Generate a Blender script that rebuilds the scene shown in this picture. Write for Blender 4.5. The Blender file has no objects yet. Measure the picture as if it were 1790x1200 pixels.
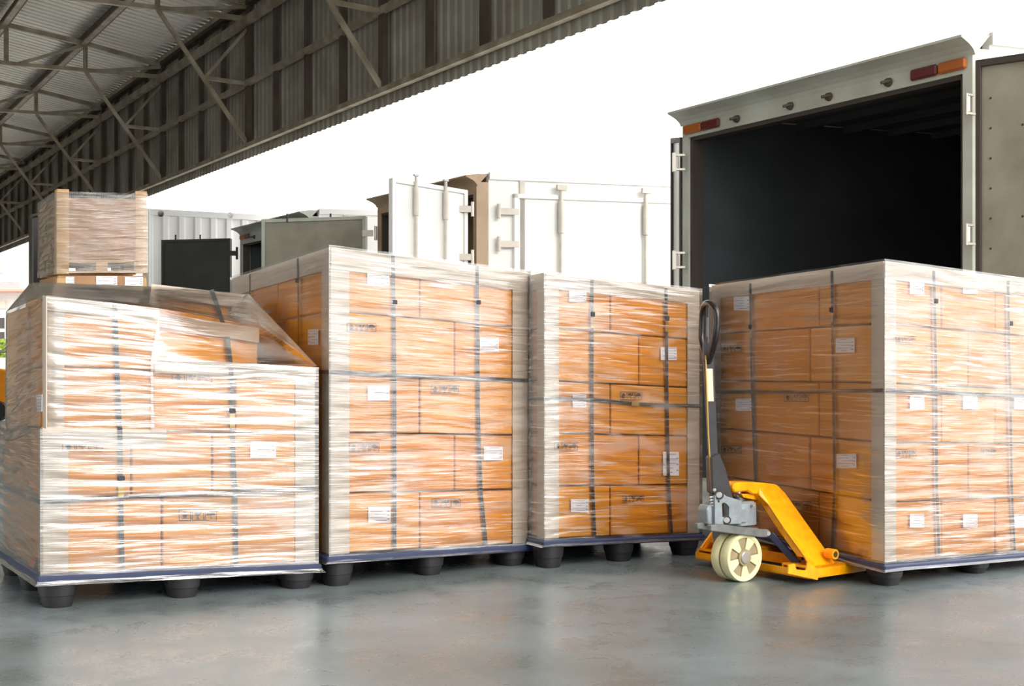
import bpy, bmesh, math, random
from mathutils import Vector, noise
random.seed(7)
sc = bpy.context.scene
col = sc.collection
PI = math.pi

# ------------------------------------------------------------------ camera, sky, light, exposure
F, H0, EYE = 1900.0, 690.0, 0.8          # focal length in pixels, horizon row, eye height in metres
cam_d = bpy.data.cameras.new('camera'); cam = bpy.data.objects.new('camera', cam_d); col.objects.link(cam)
cam.location = (0, 0, EYE); cam.rotation_euler = (PI/2, 0, 0)
cam_d.sensor_width = 36; cam_d.lens = F/1790*36; cam_d.shift_y = (H0-600)/1790
cam_d.clip_start = .05; cam_d.clip_end = 400
sc.camera = cam
w = bpy.data.worlds.new('sky'); sc.world = w; w.use_nodes = True
w.node_tree.nodes['Background'].inputs['Color'].default_value = (1.0, .99, .975, 1)
w.node_tree.nodes['Background'].inputs['Strength'].default_value = 2.0
sun_d = bpy.data.lights.new('sun', 'SUN'); sun = bpy.data.objects.new('sun', sun_d); col.objects.link(sun)
sun_d.energy = 2.1; sun_d.angle = math.radians(35); sun_d.color = (1, .93, .82)
sun.rotation_euler = Vector((-.60, .62, -.56)).to_track_quat('-Z', 'Y').to_euler()
sc.view_settings.view_transform = 'Standard'; sc.view_settings.look = 'None'
sc.view_settings.gamma = 1; sc.view_settings.use_curve_mapping = False
sc.view_settings.exposure = 0.47

# ------------------------------------------------------------------ helpers
def at(px, py, Y):
    return Vector(((px-895)/F*Y, Y, EYE-(py-H0)/F*Y))

def zrow(py, Y): return EYE-(py-H0)/F*Y

def srgb(r, g, b):
    f = lambda c: (c/255/12.92) if c/255 <= .04045 else ((c/255+.055)/1.055)**2.4
    return (f(r), f(g), f(b), 1)

def mat(name, c, rough=.6, metal=0, var=0, vscale=6, bump=0, bscale=60, c2=None, stretch=(1, 1, 1), spec=.5):
    m = bpy.data.materials.new(name); m.use_nodes = True
    N, L = m.node_tree.nodes, m.node_tree.links
    b = N['Principled BSDF']
    b.inputs['Base Color'].default_value = c; b.inputs['Roughness'].default_value = rough
    b.inputs['Metallic'].default_value = metal; b.inputs['Specular IOR Level'].default_value = spec
    tc = N.new('ShaderNodeTexCoord'); mp = N.new('ShaderNodeMapping'); mp.inputs['Scale'].default_value = stretch
    L.new(tc.outputs['Object'], mp.inputs['Vector'])
    if var or c2:
        n = N.new('ShaderNodeTexNoise'); n.inputs['Scale'].default_value = vscale; n.inputs['Detail'].default_value = 6
        L.new(mp.outputs[0], n.inputs['Vector'])
        r = N.new('ShaderNodeValToRGB'); r.color_ramp.elements[0].position = .35; r.color_ramp.elements[1].position = .68
        k = c2 or tuple(x*(1-var) for x in c[:3])+(1,)
        r.color_ramp.elements[0].color = k; r.color_ramp.elements[1].color = c
        L.new(n.outputs['Fac'], r.inputs['Fac']); L.new(r.outputs['Color'], b.inputs['Base Color'])
    if bump:
        n2 = N.new('ShaderNodeTexNoise'); n2.inputs['Scale'].default_value = bscale; n2.inputs['Detail'].default_value = 4
        L.new(mp.outputs[0], n2.inputs['Vector'])
        bp = N.new('ShaderNodeBump'); bp.inputs['Strength'].default_value = bump; bp.inputs['Distance'].default_value = .01
        L.new(n2.outputs['Fac'], bp.inputs['Height']); L.new(bp.outputs['Normal'], b.inputs['Normal'])
    return m

class MB:
    def __init__(s): s.v, s.f, s.uv, s.mi, s.m = [], [], [], [], 0
    def add(s, pts, faces, uvs=None):
        o = len(s.v); s.v += [Vector(p) for p in pts]
        for f in faces: s.f.append(tuple(i+o for i in f)); s.mi.append(s.m)
        if uvs: s.uv += uvs
        return s
    def hexa(s, p):   # p[0:4] bottom ring, p[4:8] top ring
        return s.add(p, [(3, 2, 1, 0), (4, 5, 6, 7), (0, 1, 5, 4), (1, 2, 6, 5), (2, 3, 7, 6), (3, 0, 4, 7)])
    def box(s, x0, x1, y0, y1, z0, z1):
        return s.hexa([(x0, y0, z0), (x1, y0, z0), (x1, y1, z0), (x0, y1, z0), (x0, y0, z1), (x1, y0, z1), (x1, y1, z1), (x0, y1, z1)])
    def beam(s, a, b, wd, ht, up=Vector((0, 0, 1))):
        a, b = Vector(a), Vector(b); d = (b-a).normalized(); r = d.cross(up)
        if r.length < 1e-4: r = d.cross(Vector((0, 1, 0)))
        r.normalize(); u = r.cross(d).normalized(); r *= wd/2; u *= ht/2
        return s.hexa([a-r-u, a+r-u, b+r-u, b-r-u, a-r+u, a+r+u, b+r+u, b-r+u])
    def cyl(s, a, b, r0, r1=None, n=16, caps=True):
        a, b = Vector(a), Vector(b); r1 = r0 if r1 is None else r1
        d = (b-a).normalized(); x = d.orthogonal().normalized(); y = d.cross(x)
        P = [a+(x*math.cos(2*PI*i/n)+y*math.sin(2*PI*i/n))*r0 for i in range(n)]+[b+(x*math.cos(2*PI*i/n)+y*math.sin(2*PI*i/n))*r1 for i in range(n)]
        fs = [(i, (i+1) % n, n+(i+1) % n, n+i) for i in range(n)]
        if caps: fs += [tuple(range(n-1, -1, -1)), tuple(range(n, 2*n))]
        return s.add(P, fs)
    def tube(s, pts, r, n=10, closed=False):
        pts = [Vector(p) for p in pts]; k = len(pts); P = []
        for i, p in enumerate(pts):
            a = pts[(i-1) % k] if (closed or i) else p; b = pts[(i+1) % k] if (closed or i < k-1) else p
            d = (b-a).normalized(); x = d.cross(Vector((.31, .2, .93)))
            if x.length < 1e-3: x = d.orthogonal()
            x.normalize(); y = d.cross(x); rr = r[i] if isinstance(r, (list, tuple)) else r
            P += [p+(x*math.cos(2*PI*j/n)+y*math.sin(2*PI*j/n))*rr for j in range(n)]
        fs = []
        for i in range(k if closed else k-1):
            a, b = i*n, ((i+1) % k)*n
            fs += [(a+j, a+(j+1) % n, b+(j+1) % n, b+j) for j in range(n)]
        if not closed: fs += [tuple(range(n-1, -1, -1)), tuple(range((k-1)*n, k*n))]
        return s.add(P, fs)
    def prism(s, poly, off):   # poly: list of points, extruded by vector off
        n = len(poly); poly = [Vector(p) for p in poly]; off = Vector(off)
        return s.add(poly+[p+off for p in poly], [tuple(range(n-1, -1, -1)), tuple(range(n, 2*n))]+[(i, (i+1) % n, n+(i+1) % n, n+i) for i in range(n)])
    def build(s, name, m, parent=None, bevel=0, smooth=False, kind=None):
        me = bpy.data.meshes.new(name); me.from_pydata(s.v, [], s.f)
        for x in (m if isinstance(m, (list, tuple)) else [m]): me.materials.append(x)
        if s.uv:
            ul = me.uv_layers.new(name='UVMap')
            for lp in me.loops: ul.data[lp.index].uv = s.uv[lp.vertex_index]
        for p, i in zip(me.polygons, s.mi): p.material_index = i
        bm = bmesh.new(); bm.from_mesh(me)
        if bevel:
            bmesh.ops.bevel(bm, geom=bm.edges[:], offset=bevel, segments=1, affect='EDGES', clamp_overlap=True)
        if not s.uv: bmesh.ops.recalc_face_normals(bm, faces=bm.faces[:])
        bm.to_mesh(me); bm.free()
        if smooth:
            for p in me.polygons: p.use_smooth = True
            try: me.set_sharp_from_angle(angle=math.radians(38))
            except Exception: pass
        o = bpy.data.objects.new(name, me); col.objects.link(o)
        if parent: o.parent = parent
        if kind: o['kind'] = kind
        return o

def empty(name, loc=(0, 0, 0), label=None, cat=None, group=None, parent=None, kind=None):
    """an Empty at a thing's base; meshes below are written in world coordinates, so children get the inverse"""
    o = bpy.data.objects.new(name, None); col.objects.link(o); o.location = loc; o.empty_display_size = .1
    if label: o['label'] = label; o['category'] = cat
    if group: o['group'] = group
    if kind: o['kind'] = kind
    if parent: o.parent = parent
    return o

def settle(root):
    """parts were written in world coordinates: hang them on the root without moving them"""
    bpy.context.view_layer.update()
    for c in root.children:
        c.matrix_parent_inverse = root.matrix_world.inverted()

# ------------------------------------------------------------------ materials
M = {}
M['carton'] = mat('kraft_carton', srgb(216, 145, 40), .42, var=.10, vscale=4, bump=.05, bscale=90)
M['carton_b'] = mat('kraft_carton_pale', srgb(220, 152, 48), .42, var=.08, vscale=3, bump=.05, bscale=90)
M['brown'] = mat('brown_carton', srgb(186, 140, 100), .5, var=.15, vscale=5)
M['board'] = mat('grey_edge_board', srgb(192, 180, 166), .6, var=.08, vscale=9)
M['board_tan'] = mat('tan_edge_board', srgb(205, 168, 118), .6, var=.08, vscale=9)
M['strap'] = mat('black_strap', srgb(34, 38, 48), .35, bump=.3, bscale=200)
M['buckle'] = mat('brass_buckle', srgb(190, 160, 90), .35, .8)
M['plastic'] = mat('dark_pallet_plastic', srgb(46, 56, 88), .42, var=.2, vscale=12)
M['foot'] = mat('pallet_foot_plastic', srgb(44, 43, 48), .45, var=.25, vscale=14)
M['paper'] = mat('label_paper', srgb(232, 232, 238), .5)
M['ink'] = mat('label_ink', srgb(150, 152, 178), .6)
M['symbol'] = mat('symbol_ink', srgb(18, 22, 48), .6)
M['steel'] = mat('truss_steel', srgb(168, 162, 144), .5, .1, vscale=3, c2=srgb(132, 120, 100))
M['fascia'] = mat('fascia_sheet', srgb(166, 164, 152), .55, .1, vscale=1.2, c2=srgb(138, 132, 120))
M['stud'] = mat('fascia_stud', srgb(92, 86, 74), .6, .1, vscale=2, c2=srgb(74, 62, 50))
M['roof'] = mat('roof_sheet', srgb(244, 242, 234), .5, 0, vscale=.8, c2=srgb(232, 228, 218))
M['truckpaint'] = mat('truck_frame_paint', srgb(196, 202, 192), .45, vscale=3, c2=srgb(176, 178, 166))
M['truckwhite'] = mat('truck_body_white', srgb(240, 240, 238), .4, var=.05, vscale=2)
M['dkdoor'] = mat('door_lining', srgb(158, 154, 138), .5, vscale=3, c2=srgb(134, 130, 114))
M['dkdoor2'] = mat('dark_door_lining', srgb(64, 68, 60), .55, vscale=2, c2=srgb(50, 54, 47))
M['seal'] = mat('rubber_seal', srgb(62, 54, 48), .6)
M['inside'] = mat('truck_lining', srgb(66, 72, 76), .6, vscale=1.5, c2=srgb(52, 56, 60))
M['brownframe'] = mat('primer_frame', srgb(186, 160, 132), .5, var=.15, vscale=4)
M['chrome'] = mat('hinge_metal', srgb(205, 200, 190), .35, .6)
M['rod'] = mat('lock_rod_paint', srgb(214, 206, 196), .4, var=.15, vscale=10)
M['amber'] = mat('amber_lens', srgb(172, 92, 26), .3)
M['red'] = mat('red_lens', srgb(96, 26, 26), .3)
M['yellow'] = mat('jack_yellow', srgb(250, 170, 0), .34, vscale=26, c2=srgb(236, 150, 0), bump=.06, bscale=40)
M['casting'] = mat('pump_casting', srgb(150, 160, 168), .42, .3, var=.2, vscale=20, bump=.2, bscale=120)
M['bar'] = mat('grey_lever', srgb(122, 126, 126), .5, .3, var=.35, vscale=20)
M['black'] = mat('black_handle', srgb(34, 30, 30), .25)
M['darksteel'] = mat('handle_steel', srgb(70, 68, 72), .42, .3, var=.2, vscale=15)
M['cream'] = mat('wheel_nylon', srgb(226, 222, 178), .45, var=.12, vscale=14)
M['creamd'] = mat('wheel_nylon_shade', srgb(160, 146, 112), .55, var=.25, vscale=22)  # darker cream: shade of recessed wheel webs put into the colour; also hub
M['bolt'] = mat('bright_bolt', srgb(205, 208, 212), .34, .8)
M['sticker'] = mat('cream_sticker', srgb(226, 220, 190), .5)
M['rodblue'] = mat('push_rod', srgb(60, 66, 92), .3, .4)
M['dark'] = mat('black_wrap', srgb(34, 26, 24), .35)
M['ground'] = mat('yard_concrete', srgb(200, 198, 192), .8, var=.1, vscale=.5)
M['white'] = mat('white_wall', srgb(240, 241, 240), .6, var=.03, vscale=1)
M['winglass'] = mat('window_glass', srgb(70, 62, 60), .15)
M['redtrim'] = mat('red_gutter', srgb(222, 160, 144), .5)
M['orange'] = mat('lift_orange', srgb(226, 140, 20), .4, var=.1, vscale=5)
M['tyre'] = mat('tyre_rubber', srgb(36, 34, 34), .7)
M['leaf'] = mat('leaf_green', srgb(170, 196, 84), .6, var=.35, vscale=8)
M['pine'] = mat('pine_pallet', srgb(214, 176, 126), .6, var=.15, vscale=10)
M['plate'] = mat('dock_plate_steel', srgb(190, 192, 190), .4, .4, var=.2, vscale=10)
M['orangetag'] = mat('orange_tag', srgb(240, 110, 30), .5)
M['greenmark'] = mat('green_mark', srgb(40, 150, 50), .5)

def film_mat(name, gloss, milk_glint, thin=.5):
    """clear stretch film: see-through sheet, glossy coat, white streaks painting pleat haze and sky highlights"""
    m = bpy.data.materials.new(name); m.use_nodes = True
    N, L = m.node_tree.nodes, m.node_tree.links; N.clear()
    out = N.new('ShaderNodeOutputMaterial'); uv = N.new('ShaderNodeUVMap')
    def tex(sx, sy, scale, det=5, dist=0., rot=0.):
        mp = N.new('ShaderNodeMapping'); mp.inputs['Scale'].default_value = (sx, sy, 1); mp.inputs['Rotation'].default_value = (0, 0, rot)
        t = N.new('ShaderNodeTexNoise'); t.inputs['Scale'].default_value = scale; t.inputs['Detail'].default_value = det
        t.inputs['Distortion'].default_value = dist
        L.new(uv.outputs[0], mp.inputs[0]); L.new(mp.outputs[0], t.inputs['Vector']); return t
    def ramp(src, a, b, lo=0., hi=1.):
        r = N.new('ShaderNodeMapRange'); r.inputs[1].default_value = a; r.inputs[2].default_value = b; r.inputs[3].default_value = lo; r.inputs[4].default_value = hi
        L.new(src, r.inputs[0]); return r.outputs[0]
    def op(k, a, b):
        o = N.new('ShaderNodeMath'); o.operation = k; o.use_clamp = True
        for i, x in enumerate((a, b)):
            if isinstance(x, (int, float)): o.inputs[i].default_value = x
            else: L.new(x, o.inputs[i])
        return o.outputs[0]
    s1 = tex(1.0, 26, 3.2, 3, .25, .05); s2 = tex(2.2, 60, 3.0, 2, .2, -.07); big = tex(.9, 1.6, 1.9, 2, .6); big2 = tex(1.5, 3.5, 2.2, 3, .5)
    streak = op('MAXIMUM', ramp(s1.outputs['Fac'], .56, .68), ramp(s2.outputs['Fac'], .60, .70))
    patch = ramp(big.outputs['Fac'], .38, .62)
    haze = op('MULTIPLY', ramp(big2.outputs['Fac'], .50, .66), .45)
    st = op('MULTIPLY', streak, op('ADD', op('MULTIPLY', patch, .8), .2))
    milk_glint_f = op('MULTIPLY', op('MAXIMUM', st, haze), milk_glint)  # pleat whiteness and bright reflections painted as diffuse white
    bm1 = N.new('ShaderNodeBump'); bm1.inputs['Strength'].default_value = .55; bm1.inputs['Distance'].default_value = .006
    hh = op('ADD', op('MULTIPLY', s1.outputs['Fac'], .6), op('MULTIPLY', s2.outputs['Fac'], .4)); L.new(hh, bm1.inputs['Height'])
    gl = N.new('ShaderNodeBsdfGlossy'); gl.inputs['Roughness'].default_value = .12; gl.inputs['Color'].default_value = (1, 1, 1, 1); L.new(bm1.outputs[0], gl.inputs['Normal'])
    tr = N.new('ShaderNodeBsdfTransparent'); tr.inputs['Color'].default_value = (.985, .985, .985, 1)
    df = N.new('ShaderNodeBsdfDiffuse'); df.inputs['Color'].default_value = (.93, .93, .93, 1)
    fr = N.new('ShaderNodeFresnel'); fr.inputs['IOR'].default_value = 1.5; L.new(bm1.outputs[0], fr.inputs['Normal'])
    gf = op('ADD', op('MULTIPLY', fr.outputs[0], 1.6), op('MULTIPLY', gloss, op('ADD', op('MULTIPLY', st, .7), .3)))
    m1 = N.new('ShaderNodeMixShader'); L.new(milk_glint_f, m1.inputs[0]); L.new(tr.outputs[0], m1.inputs[1]); L.new(df.outputs[0], m1.inputs[2])
    m2 = N.new('ShaderNodeMixShader'); L.new(gf, m2.inputs[0]); L.new(m1.outputs[0], m2.inputs[1]); L.new(gl.outputs[0], m2.inputs[2])
    L.new(m2.outputs[0], out.inputs['Surface'])
    return m
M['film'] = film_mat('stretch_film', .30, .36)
M['film_more_glint'] = film_mat('stretch_film_more_glint', .34, .42)  # more painted white, for the brightest load
M['film_less_glint'] = film_mat('stretch_film_less_glint', .22, .14)  # same film with less painted white, for shaded left faces and skirts

def floor_mat():
    m = mat('polished_concrete', srgb(116, 127, 132), .3, vscale=1.1, c2=srgb(94, 104, 106), stretch=(1, 1.6, 1))
    N, L = m.node_tree.nodes, m.node_tree.links; b = N['Principled BSDF']
    tc = N.new('ShaderNodeTexCoord'); n = N.new('ShaderNodeTexNoise'); n.inputs['Scale'].default_value = 5; n.inputs['Detail'].default_value = 9
    n.inputs['Roughness'].default_value = .65; n.inputs['Distortion'].default_value = .6
    L.new(tc.outputs['Object'], n.inputs['Vector'])
    r = N.new('ShaderNodeMapRange'); r.inputs[1].default_value = .3; r.inputs[2].default_value = .7; r.inputs[3].default_value = .2; r.inputs[4].default_value = .42
    L.new(n.outputs['Fac'], r.inputs[0]); L.new(r.outputs[0], b.inputs['Roughness'])
    mx = N.new('ShaderNodeMix'); mx.data_type = 'RGBA'; mx.blend_type = 'MULTIPLY'; mx.inputs['Factor'].default_value = 1
    r2 = N.new('ShaderNodeValToRGB'); r2.color_ramp.elements[0].position = .32; r2.color_ramp.elements[1].position = .6
    r2.color_ramp.elements[0].color = (.86, .855, .84, 1); r2.color_ramp.elements[1].color = (1, 1, 1, 1)
    src = b.inputs['Base Color'].links[0].from_socket
    L.new(n.outputs['Fac'], r2.inputs['Fac']); L.new(src, mx.inputs['A']); L.new(r2.outputs['Color'], mx.inputs['B']); L.new(mx.outputs['Result'], b.inputs['Base Color'])
    # hairline cracks and scuffs
    v = N.new('ShaderNodeTexVoronoi'); v.feature = 'DISTANCE_TO_EDGE'; v.inputs['Scale'].default_value = .9
    n3 = N.new('ShaderNodeTexNoise'); n3.inputs['Scale'].default_value = 3; n3.inputs['Detail'].default_value = 6
    ad = N.new('ShaderNodeVectorMath'); ad.operation = 'ADD'; L.new(tc.outputs['Object'], ad.inputs[0]); L.new(n3.outputs['Color'], ad.inputs[1]); L.new(ad.outputs[0], v.inputs['Vector'])
    L.new(tc.outputs['Object'], n3.inputs['Vector'])
    bp = N.new('ShaderNodeBump'); bp.inputs['Strength'].default_value = .12; bp.inputs['Distance'].default_value = .01
    L.new(n.outputs['Fac'], bp.inputs['Height']); L.new(bp.outputs[0], b.inputs['Normal'])
    return m
M['floor'] = floor_mat()

# ------------------------------------------------------------------ setting: floor, yard, roof, fascia
KT = 7.0*(1690+394)                       # the dock edge and the truck tails stand on one line
def tx(Y): return (KT-1289*Y)/F           # X of the truck-tail line at depth Y
def tY(px): return KT/(px+394)
def tp(px, py): return at(px, py, tY(px))
# dock floor: everything on the near-left side of the dock edge
mb = MB(); ya, yb = -6.0, 70.0; off = -.12
mb.prism([(tx(ya)+off, ya, 0), (tx(yb)+off, yb, 0), (-75, yb, 0), (-75, ya, 0)], (0, 0, -.25))
fl = mb.build('floor', M['floor'], kind='structure')
mb = MB(); mb.box(-90, 90, -8, 130, -1.3, -1.2)
gd = mb.build('ground', M['ground'], kind='structure')

KF = 12.0*(1148+394)
def fx(Y): return (KF-1289*Y)/F
def fz(Y, c): return c+.0516*Y
D = Vector((-.561, .8275, 0)); NI = Vector((-.8275, -.561, 0))       # along the row, and inwards
def fp(Y, s, c):                           # point s metres inwards of the fascia at depth Y; c = height of the line at Y = 0
    p = Vector((fx(Y), Y, fz(Y, c)))+NI*s; return p
# corrugated fascia
def corrugated(name, m, Ya, Yb, rows, pitch=.172, amp=.03, parent=None, prof=((0, 0), (.30, 0), (.42, 1), (.88, 1))):
    """rows: list of (s, c); ribs cross from row to row"""
    mb = MB(); n = int((Yb-Ya)/pitch); cols = []
    for i in range(n):
        y = Ya+i*pitch
        for (f, d) in prof:
            cols.append((y+f*pitch, d))
    K = len(rows)
    for (y, d) in cols:
        for (s, c) in rows:
            p = fp(y, s, c)
            p += (NI*(-amp) if rows[0][0] == rows[-1][0] else Vector((0, 0, amp)))*d
            mb.v.append(p)
    for i in range(len(cols)-1):
        for k in range(K-1):
            mb.f.append((i*K+k, (i+1)*K+k, (i+1)*K+k+1, i*K+k+1)); mb.mi.append(0)
    return mb.build(name, m, parent)
YA, YB = 5.5, 62.0
wall = corrugated('wall_fascia', M['fascia'], YA, YB, [(-.06, 4.539), (-.06, 7.95)]); wall['kind'] = 'structure'
ceil = corrugated('ceiling', M['roof'], YA, YB, [(-.1, 7.92), (1.864, 8.13), (3.615, 8.33), (5.4, 8.53), (9.2, 8.95), (13, 9.37)], pitch=.22, amp=.11, prof=((0, 0), (.66, 0), (.70, 1), (.96, 1))); ceil['kind'] = 'structure'
# long unseen wall added to darken the left faces, parallel to the open side, behind and left of the viewpoint
def inner(ya_, yb_, za, zb_):
    a, b = fp(ya_, 13, 0), fp(yb_, 13, 0)
    return MB().hexa([Vector((p.x, p.y, z))+o for z in (za, zb_) for p, o in ((a, 0*NI), (b, 0*NI), (b, NI*.2), (a, NI*.2))])
wl_ = inner(-9, 8, 0, 13.2).build('wall_shade_left', M['fascia'], kind='structure')
inner(15, YB, 0, 13.2).build('wall_shade_bay', M['fascia'], wl_); inner(8, 15, 5, 13.2).build('wall_shade_lintel', M['fascia'], wl_)  # opening left between the added pieces to light the right-hand load
a, b = fp(YB, 0, 0), fp(YB, 13, 0)
MB().hexa([Vector((p.x, p.y, z))+o for z in (0, 13.5) for p, o in ((a, 0*D), (b, 0*D), (b, D*.2), (a, D*.2))]).build('wall_shade_back', M['fascia'], kind='structure')  # unseen end wall, added so the left faces reflect something dark
# girts, studs
for c, ht, s in ((4.741, .09, .05), (6.02, .10, .06), (7.275, .17, .10)):
    MB().beam(fp(YA, s, c), fp(YB, s, c), .10, ht).build('girt', M['steel'], wall)
MB().beam(fp(YA, .03, 7.72), fp(YB, .03, 7.72), .14, .2).build('purlin', M['stud'], ceil)
MB().beam(fp(YA, .22, 7.66), fp(YB, .22, 7.66), .06, .06).build('purlin', M['steel'], ceil)
k = -1
yy = 12.43-4.935
while yy < YB-1:
    for q in range(4):
        y = yy+q*4.935/4
        if y < YA or y > YB: continue
        wd = .16 if q == 0 else .10
        MB().beam(fp(y, .02, 4.741), fp(y, .02, 7.80), wd, .09, up=NI).build('stud', M['stud'], wall)
    yy += 4.935
nodes = [(0, 7.351, 7.796), (1.864, 7.211, 8.011), (3.615, 7.078, 8.129), (5.4, 6.98, 8.33), (7.2, 6.98, 8.54), (9.0, 6.98, 8.75), (10.9, 6.98, 8.96), (12.8, 6.98, 9.17)]
for s, _, t in nodes[1:]:                    # purlins under the sheet, a dark web over a light lower flange
    pu = MB().beam(fp(YA, s, t-.06), fp(YB, s, t-.06), .10, .24).build('purlin', M['stud'], ceil)
    MB().beam(fp(YA, s+.06, t-.19), fp(YB, s+.06, t-.19), .12, .03).build('flange', M['steel'], pu)
yy = 12.43-4.935
while yy < YB-1:
    y = yy; yy += 4.935
    if y < YA: continue
    tr = empty('roof_truss', parent=ceil)
    P = lambda s, c: fp(y, s, c)
    B = lambda nm, a, b, w_, h_: MB().beam(a, b, w_, h_).build(nm, M['steel'], tr)
    B('bottom_chord', P(0, 7.351), P(3.615, 7.078), .08, .09); B('bottom_chord', P(3.615, 7.078), P(12.8, 6.98), .08, .09)
    MBt = MB()
    for a, b in zip(nodes[:-1], nodes[1:]): MBt.beam(P(a[0], a[2]-.16), P(b[0], b[2]-.16), .09, .11)
    MBt.build('top_chord', M['steel'], tr)
    for i, (s, lo, hi) in enumerate(nodes):
        if i: B('post', P(s, lo), P(s, hi-.1), .08, .08)
        if i: B('diagonal', P(s-.22, lo+.02), P(nodes[i-1][0]+.03, nodes[i-1][2]-.2), .05, .07)
    B('brace', P(1.864, 7.19), P(0, 4.741), .065, .075)
    B('strut', P(.93, 6.0), P(0, 6.02), .06, .07)
    B('diagonal', P(.93, 6.0), P(0, 7.2), .05, .06)

# ------------------------------------------------------------------ wrapped pallet loads
class Load:
    def __init__(s, near, right, left):
        # each corner: pixel column, depth, pixel rows of top and bottom of the cartons
        s.c = []
        for (px, Y, yt, yb_) in (near, right, left):
            X = (px-895)/F*Y; s.c.append((Vector((X, Y)), zrow(yt, Y), zrow(yb_, Y)))
        n, r, l = s.c
        s.c.append((r[0]+l[0]-n[0], r[1]+l[1]-n[1], r[2]+l[2]-n[2]))
        s.n, s.r, s.l = n[0], r[0], l[0]
        s.lu = (s.r-s.n).length; s.lw = (s.l-s.n).length
        s.zt = [k[1] for k in s.c]; s.zb = [k[2] for k in s.c]
        e = (s.r-s.n).normalized(); s.fn = Vector((e.y, -e.x, 0)); s.eu = Vector((e.x, e.y, 0))
        e = (s.l-s.n).normalized(); s.ln = Vector((-e.y, e.x, 0)); s.ew = Vector((e.x, e.y, 0))
        if s.fn.y > 0: s.fn *= -1
        if s.ln.x > 0: s.ln *= -1
    def bl(s, a, u, w_): return a[0]*(1-u)*(1-w_)+a[1]*u*(1-w_)+a[2]*(1-u)*w_+a[3]*u*w_
    def P(s, u, w_, v):
        xy = s.n+(s.r-s.n)*u+(s.l-s.n)*w_; zb, zt = s.bl(s.zb, u, w_), s.bl(s.zt, u, w_)
        return Vector((xy.x, xy.y, zb+(zt-zb)*v))
    def uF(s, px, w_=0):                    # pixel column on the front face -> u
        a = (px-895)/F; o = s.n+(s.l-s.n)*w_; d = s.r-s.n
        return (a*o.y-o.x)/(d.x-a*d.y)
    def wL(s, px, u=0):
        a = (px-895)/F; o = s.n+(s.r-s.n)*u; d = s.l-s.n
        return (a*o.y-o.x)/(d.x-a*d.y)
    def FP(s, px, py, off=0.0, w_=0):
        u = s.uF(px, w_); xy = s.n+(s.r-s.n)*u+(s.l-s.n)*w_
        return Vector((xy.x, xy.y, zrow(py, xy.y)))+s.fn*off
    def LP(s, px, py, off=0.0, u=0):
        w_ = s.wL(px, u); xy = s.n+(s.r-s.n)*u+(s.l-s.n)*w_
        return Vector((xy.x, xy.y, zrow(py, xy.y)))+s.ln*off

def carton(L, root, u0, u1, w0, w1, v0, v1, pale=False):
    g = .0035; gu, gw, gv = g/L.lu, g/L.lw, g/1.2
    j = lambda: random.uniform(0, .004)
    ju, jw = j()/L.lu, j()/L.lw
    u0 += gu+(ju if u0 <= 0 else 0); u1 -= gu; w0 += gw+(jw if w0 <= 0 else 0); w1 -= gw
    pts = [L.P(*q) for q in ((u0, w0, v0+gv), (u1, w0, v0+gv), (u1, w1, v0+gv), (u0, w1, v0+gv), (u0, w0, v1-gv), (u1, w0, v1-gv), (u1, w1, v1-gv), (u0, w1, v1-gv))]
    o = MB().hexa(pts).build('carton', M['carton_b' if pale else 'carton'], root, bevel=.004)
    o['span'] = (u0, u1, w0, w1, v0, v1)
    return o

def find(root, L, face, a, z):
    """the carton behind a spot on a face: a = u on the front or w on the left face"""
    best, bd = None, 9
    for c in root.children:
        if not c.name.startswith('carton'): continue
        u0, u1, w0, w1, v0, v1 = c['span']
        if face == 'F' and w0 > .03: continue
        if face == 'L' and u0 > .03: continue
        lo, hi = (u0, u1) if face == 'F' else (w0, w1)
        d = max(lo-a, 0, a-hi)+max(v0-z, 0, z-v1)
        if d < bd: best, bd = c, d
    return best

def decal_frame(L, face, px0, py0, px1, py1, off, w_=0):
    f = (lambda x, y, o: L.FP(x, y, o, w_)) if face == 'F' else (lambda x, y, o: L.LP(x, y, o, w_))
    a, b, c = f(px0, py1, off), f(px1, py1, off), f(px0, py0, off)
    b.z = a.z+(b.z-a.z)
    return a, b-a, c-a

def v_of(L, P_, face):
    xy = Vector((P_.x, P_.y))
    u = (xy-L.n).dot(L.r-L.n)/L.lu**2 if face == 'F' else 0
    w_ = (xy-L.n).dot(L.l-L.n)/L.lw**2 if face == 'L' else 0
    zb, zt = L.bl(L.zb, u, w_), L.bl(L.zt, u, w_)
    return (u if face == 'F' else w_), (P_.z-zb)/(zt-zb)

def label(L, root, face, px0, py0, px1, py1, off=.004, w_=0, host=None, rows=5):
    o, ex, ey = decal_frame(L, face, px0, py0, px1, py1, off, w_)
    nrm = L.fn if face == 'F' else L.ln
    a, v = v_of(L, o+ex/2+ey/2, face)
    host = host or find(root, L, face, a, v)
    mb = MB(); mb.prism([o, o+ex, o+ex+ey, o+ey], nrm*.0006)
    mb.m = 1
    for i in range(rows):
        y = .12+.76*i/(rows-1); x1 = random.choice((.62, .8, .9)); x0 = .08 if i % 2 else .3
        mb.add([o+ex*x0+ey*y+nrm*.0011, o+ex*x1+ey*y+nrm*.0011, o+ex*x1+ey*(y+.035)+nrm*.0011, o+ex*x0+ey*(y+.035)+nrm*.0011], [(0, 1, 2, 3)])
    for y in (.2, .45, .7):
        mb.add([o+ex*.84+ey*y+nrm*.0011, o+ex*.95+ey*y+nrm*.0011, o+ex*.95+ey*(y+.06)+nrm*.0011, o+ex*.84+ey*(y+.06)+nrm*.0011], [(0, 1, 2, 3)])
    mb.build('shipping_label', [M['paper'], M['ink']], host or root)

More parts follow.
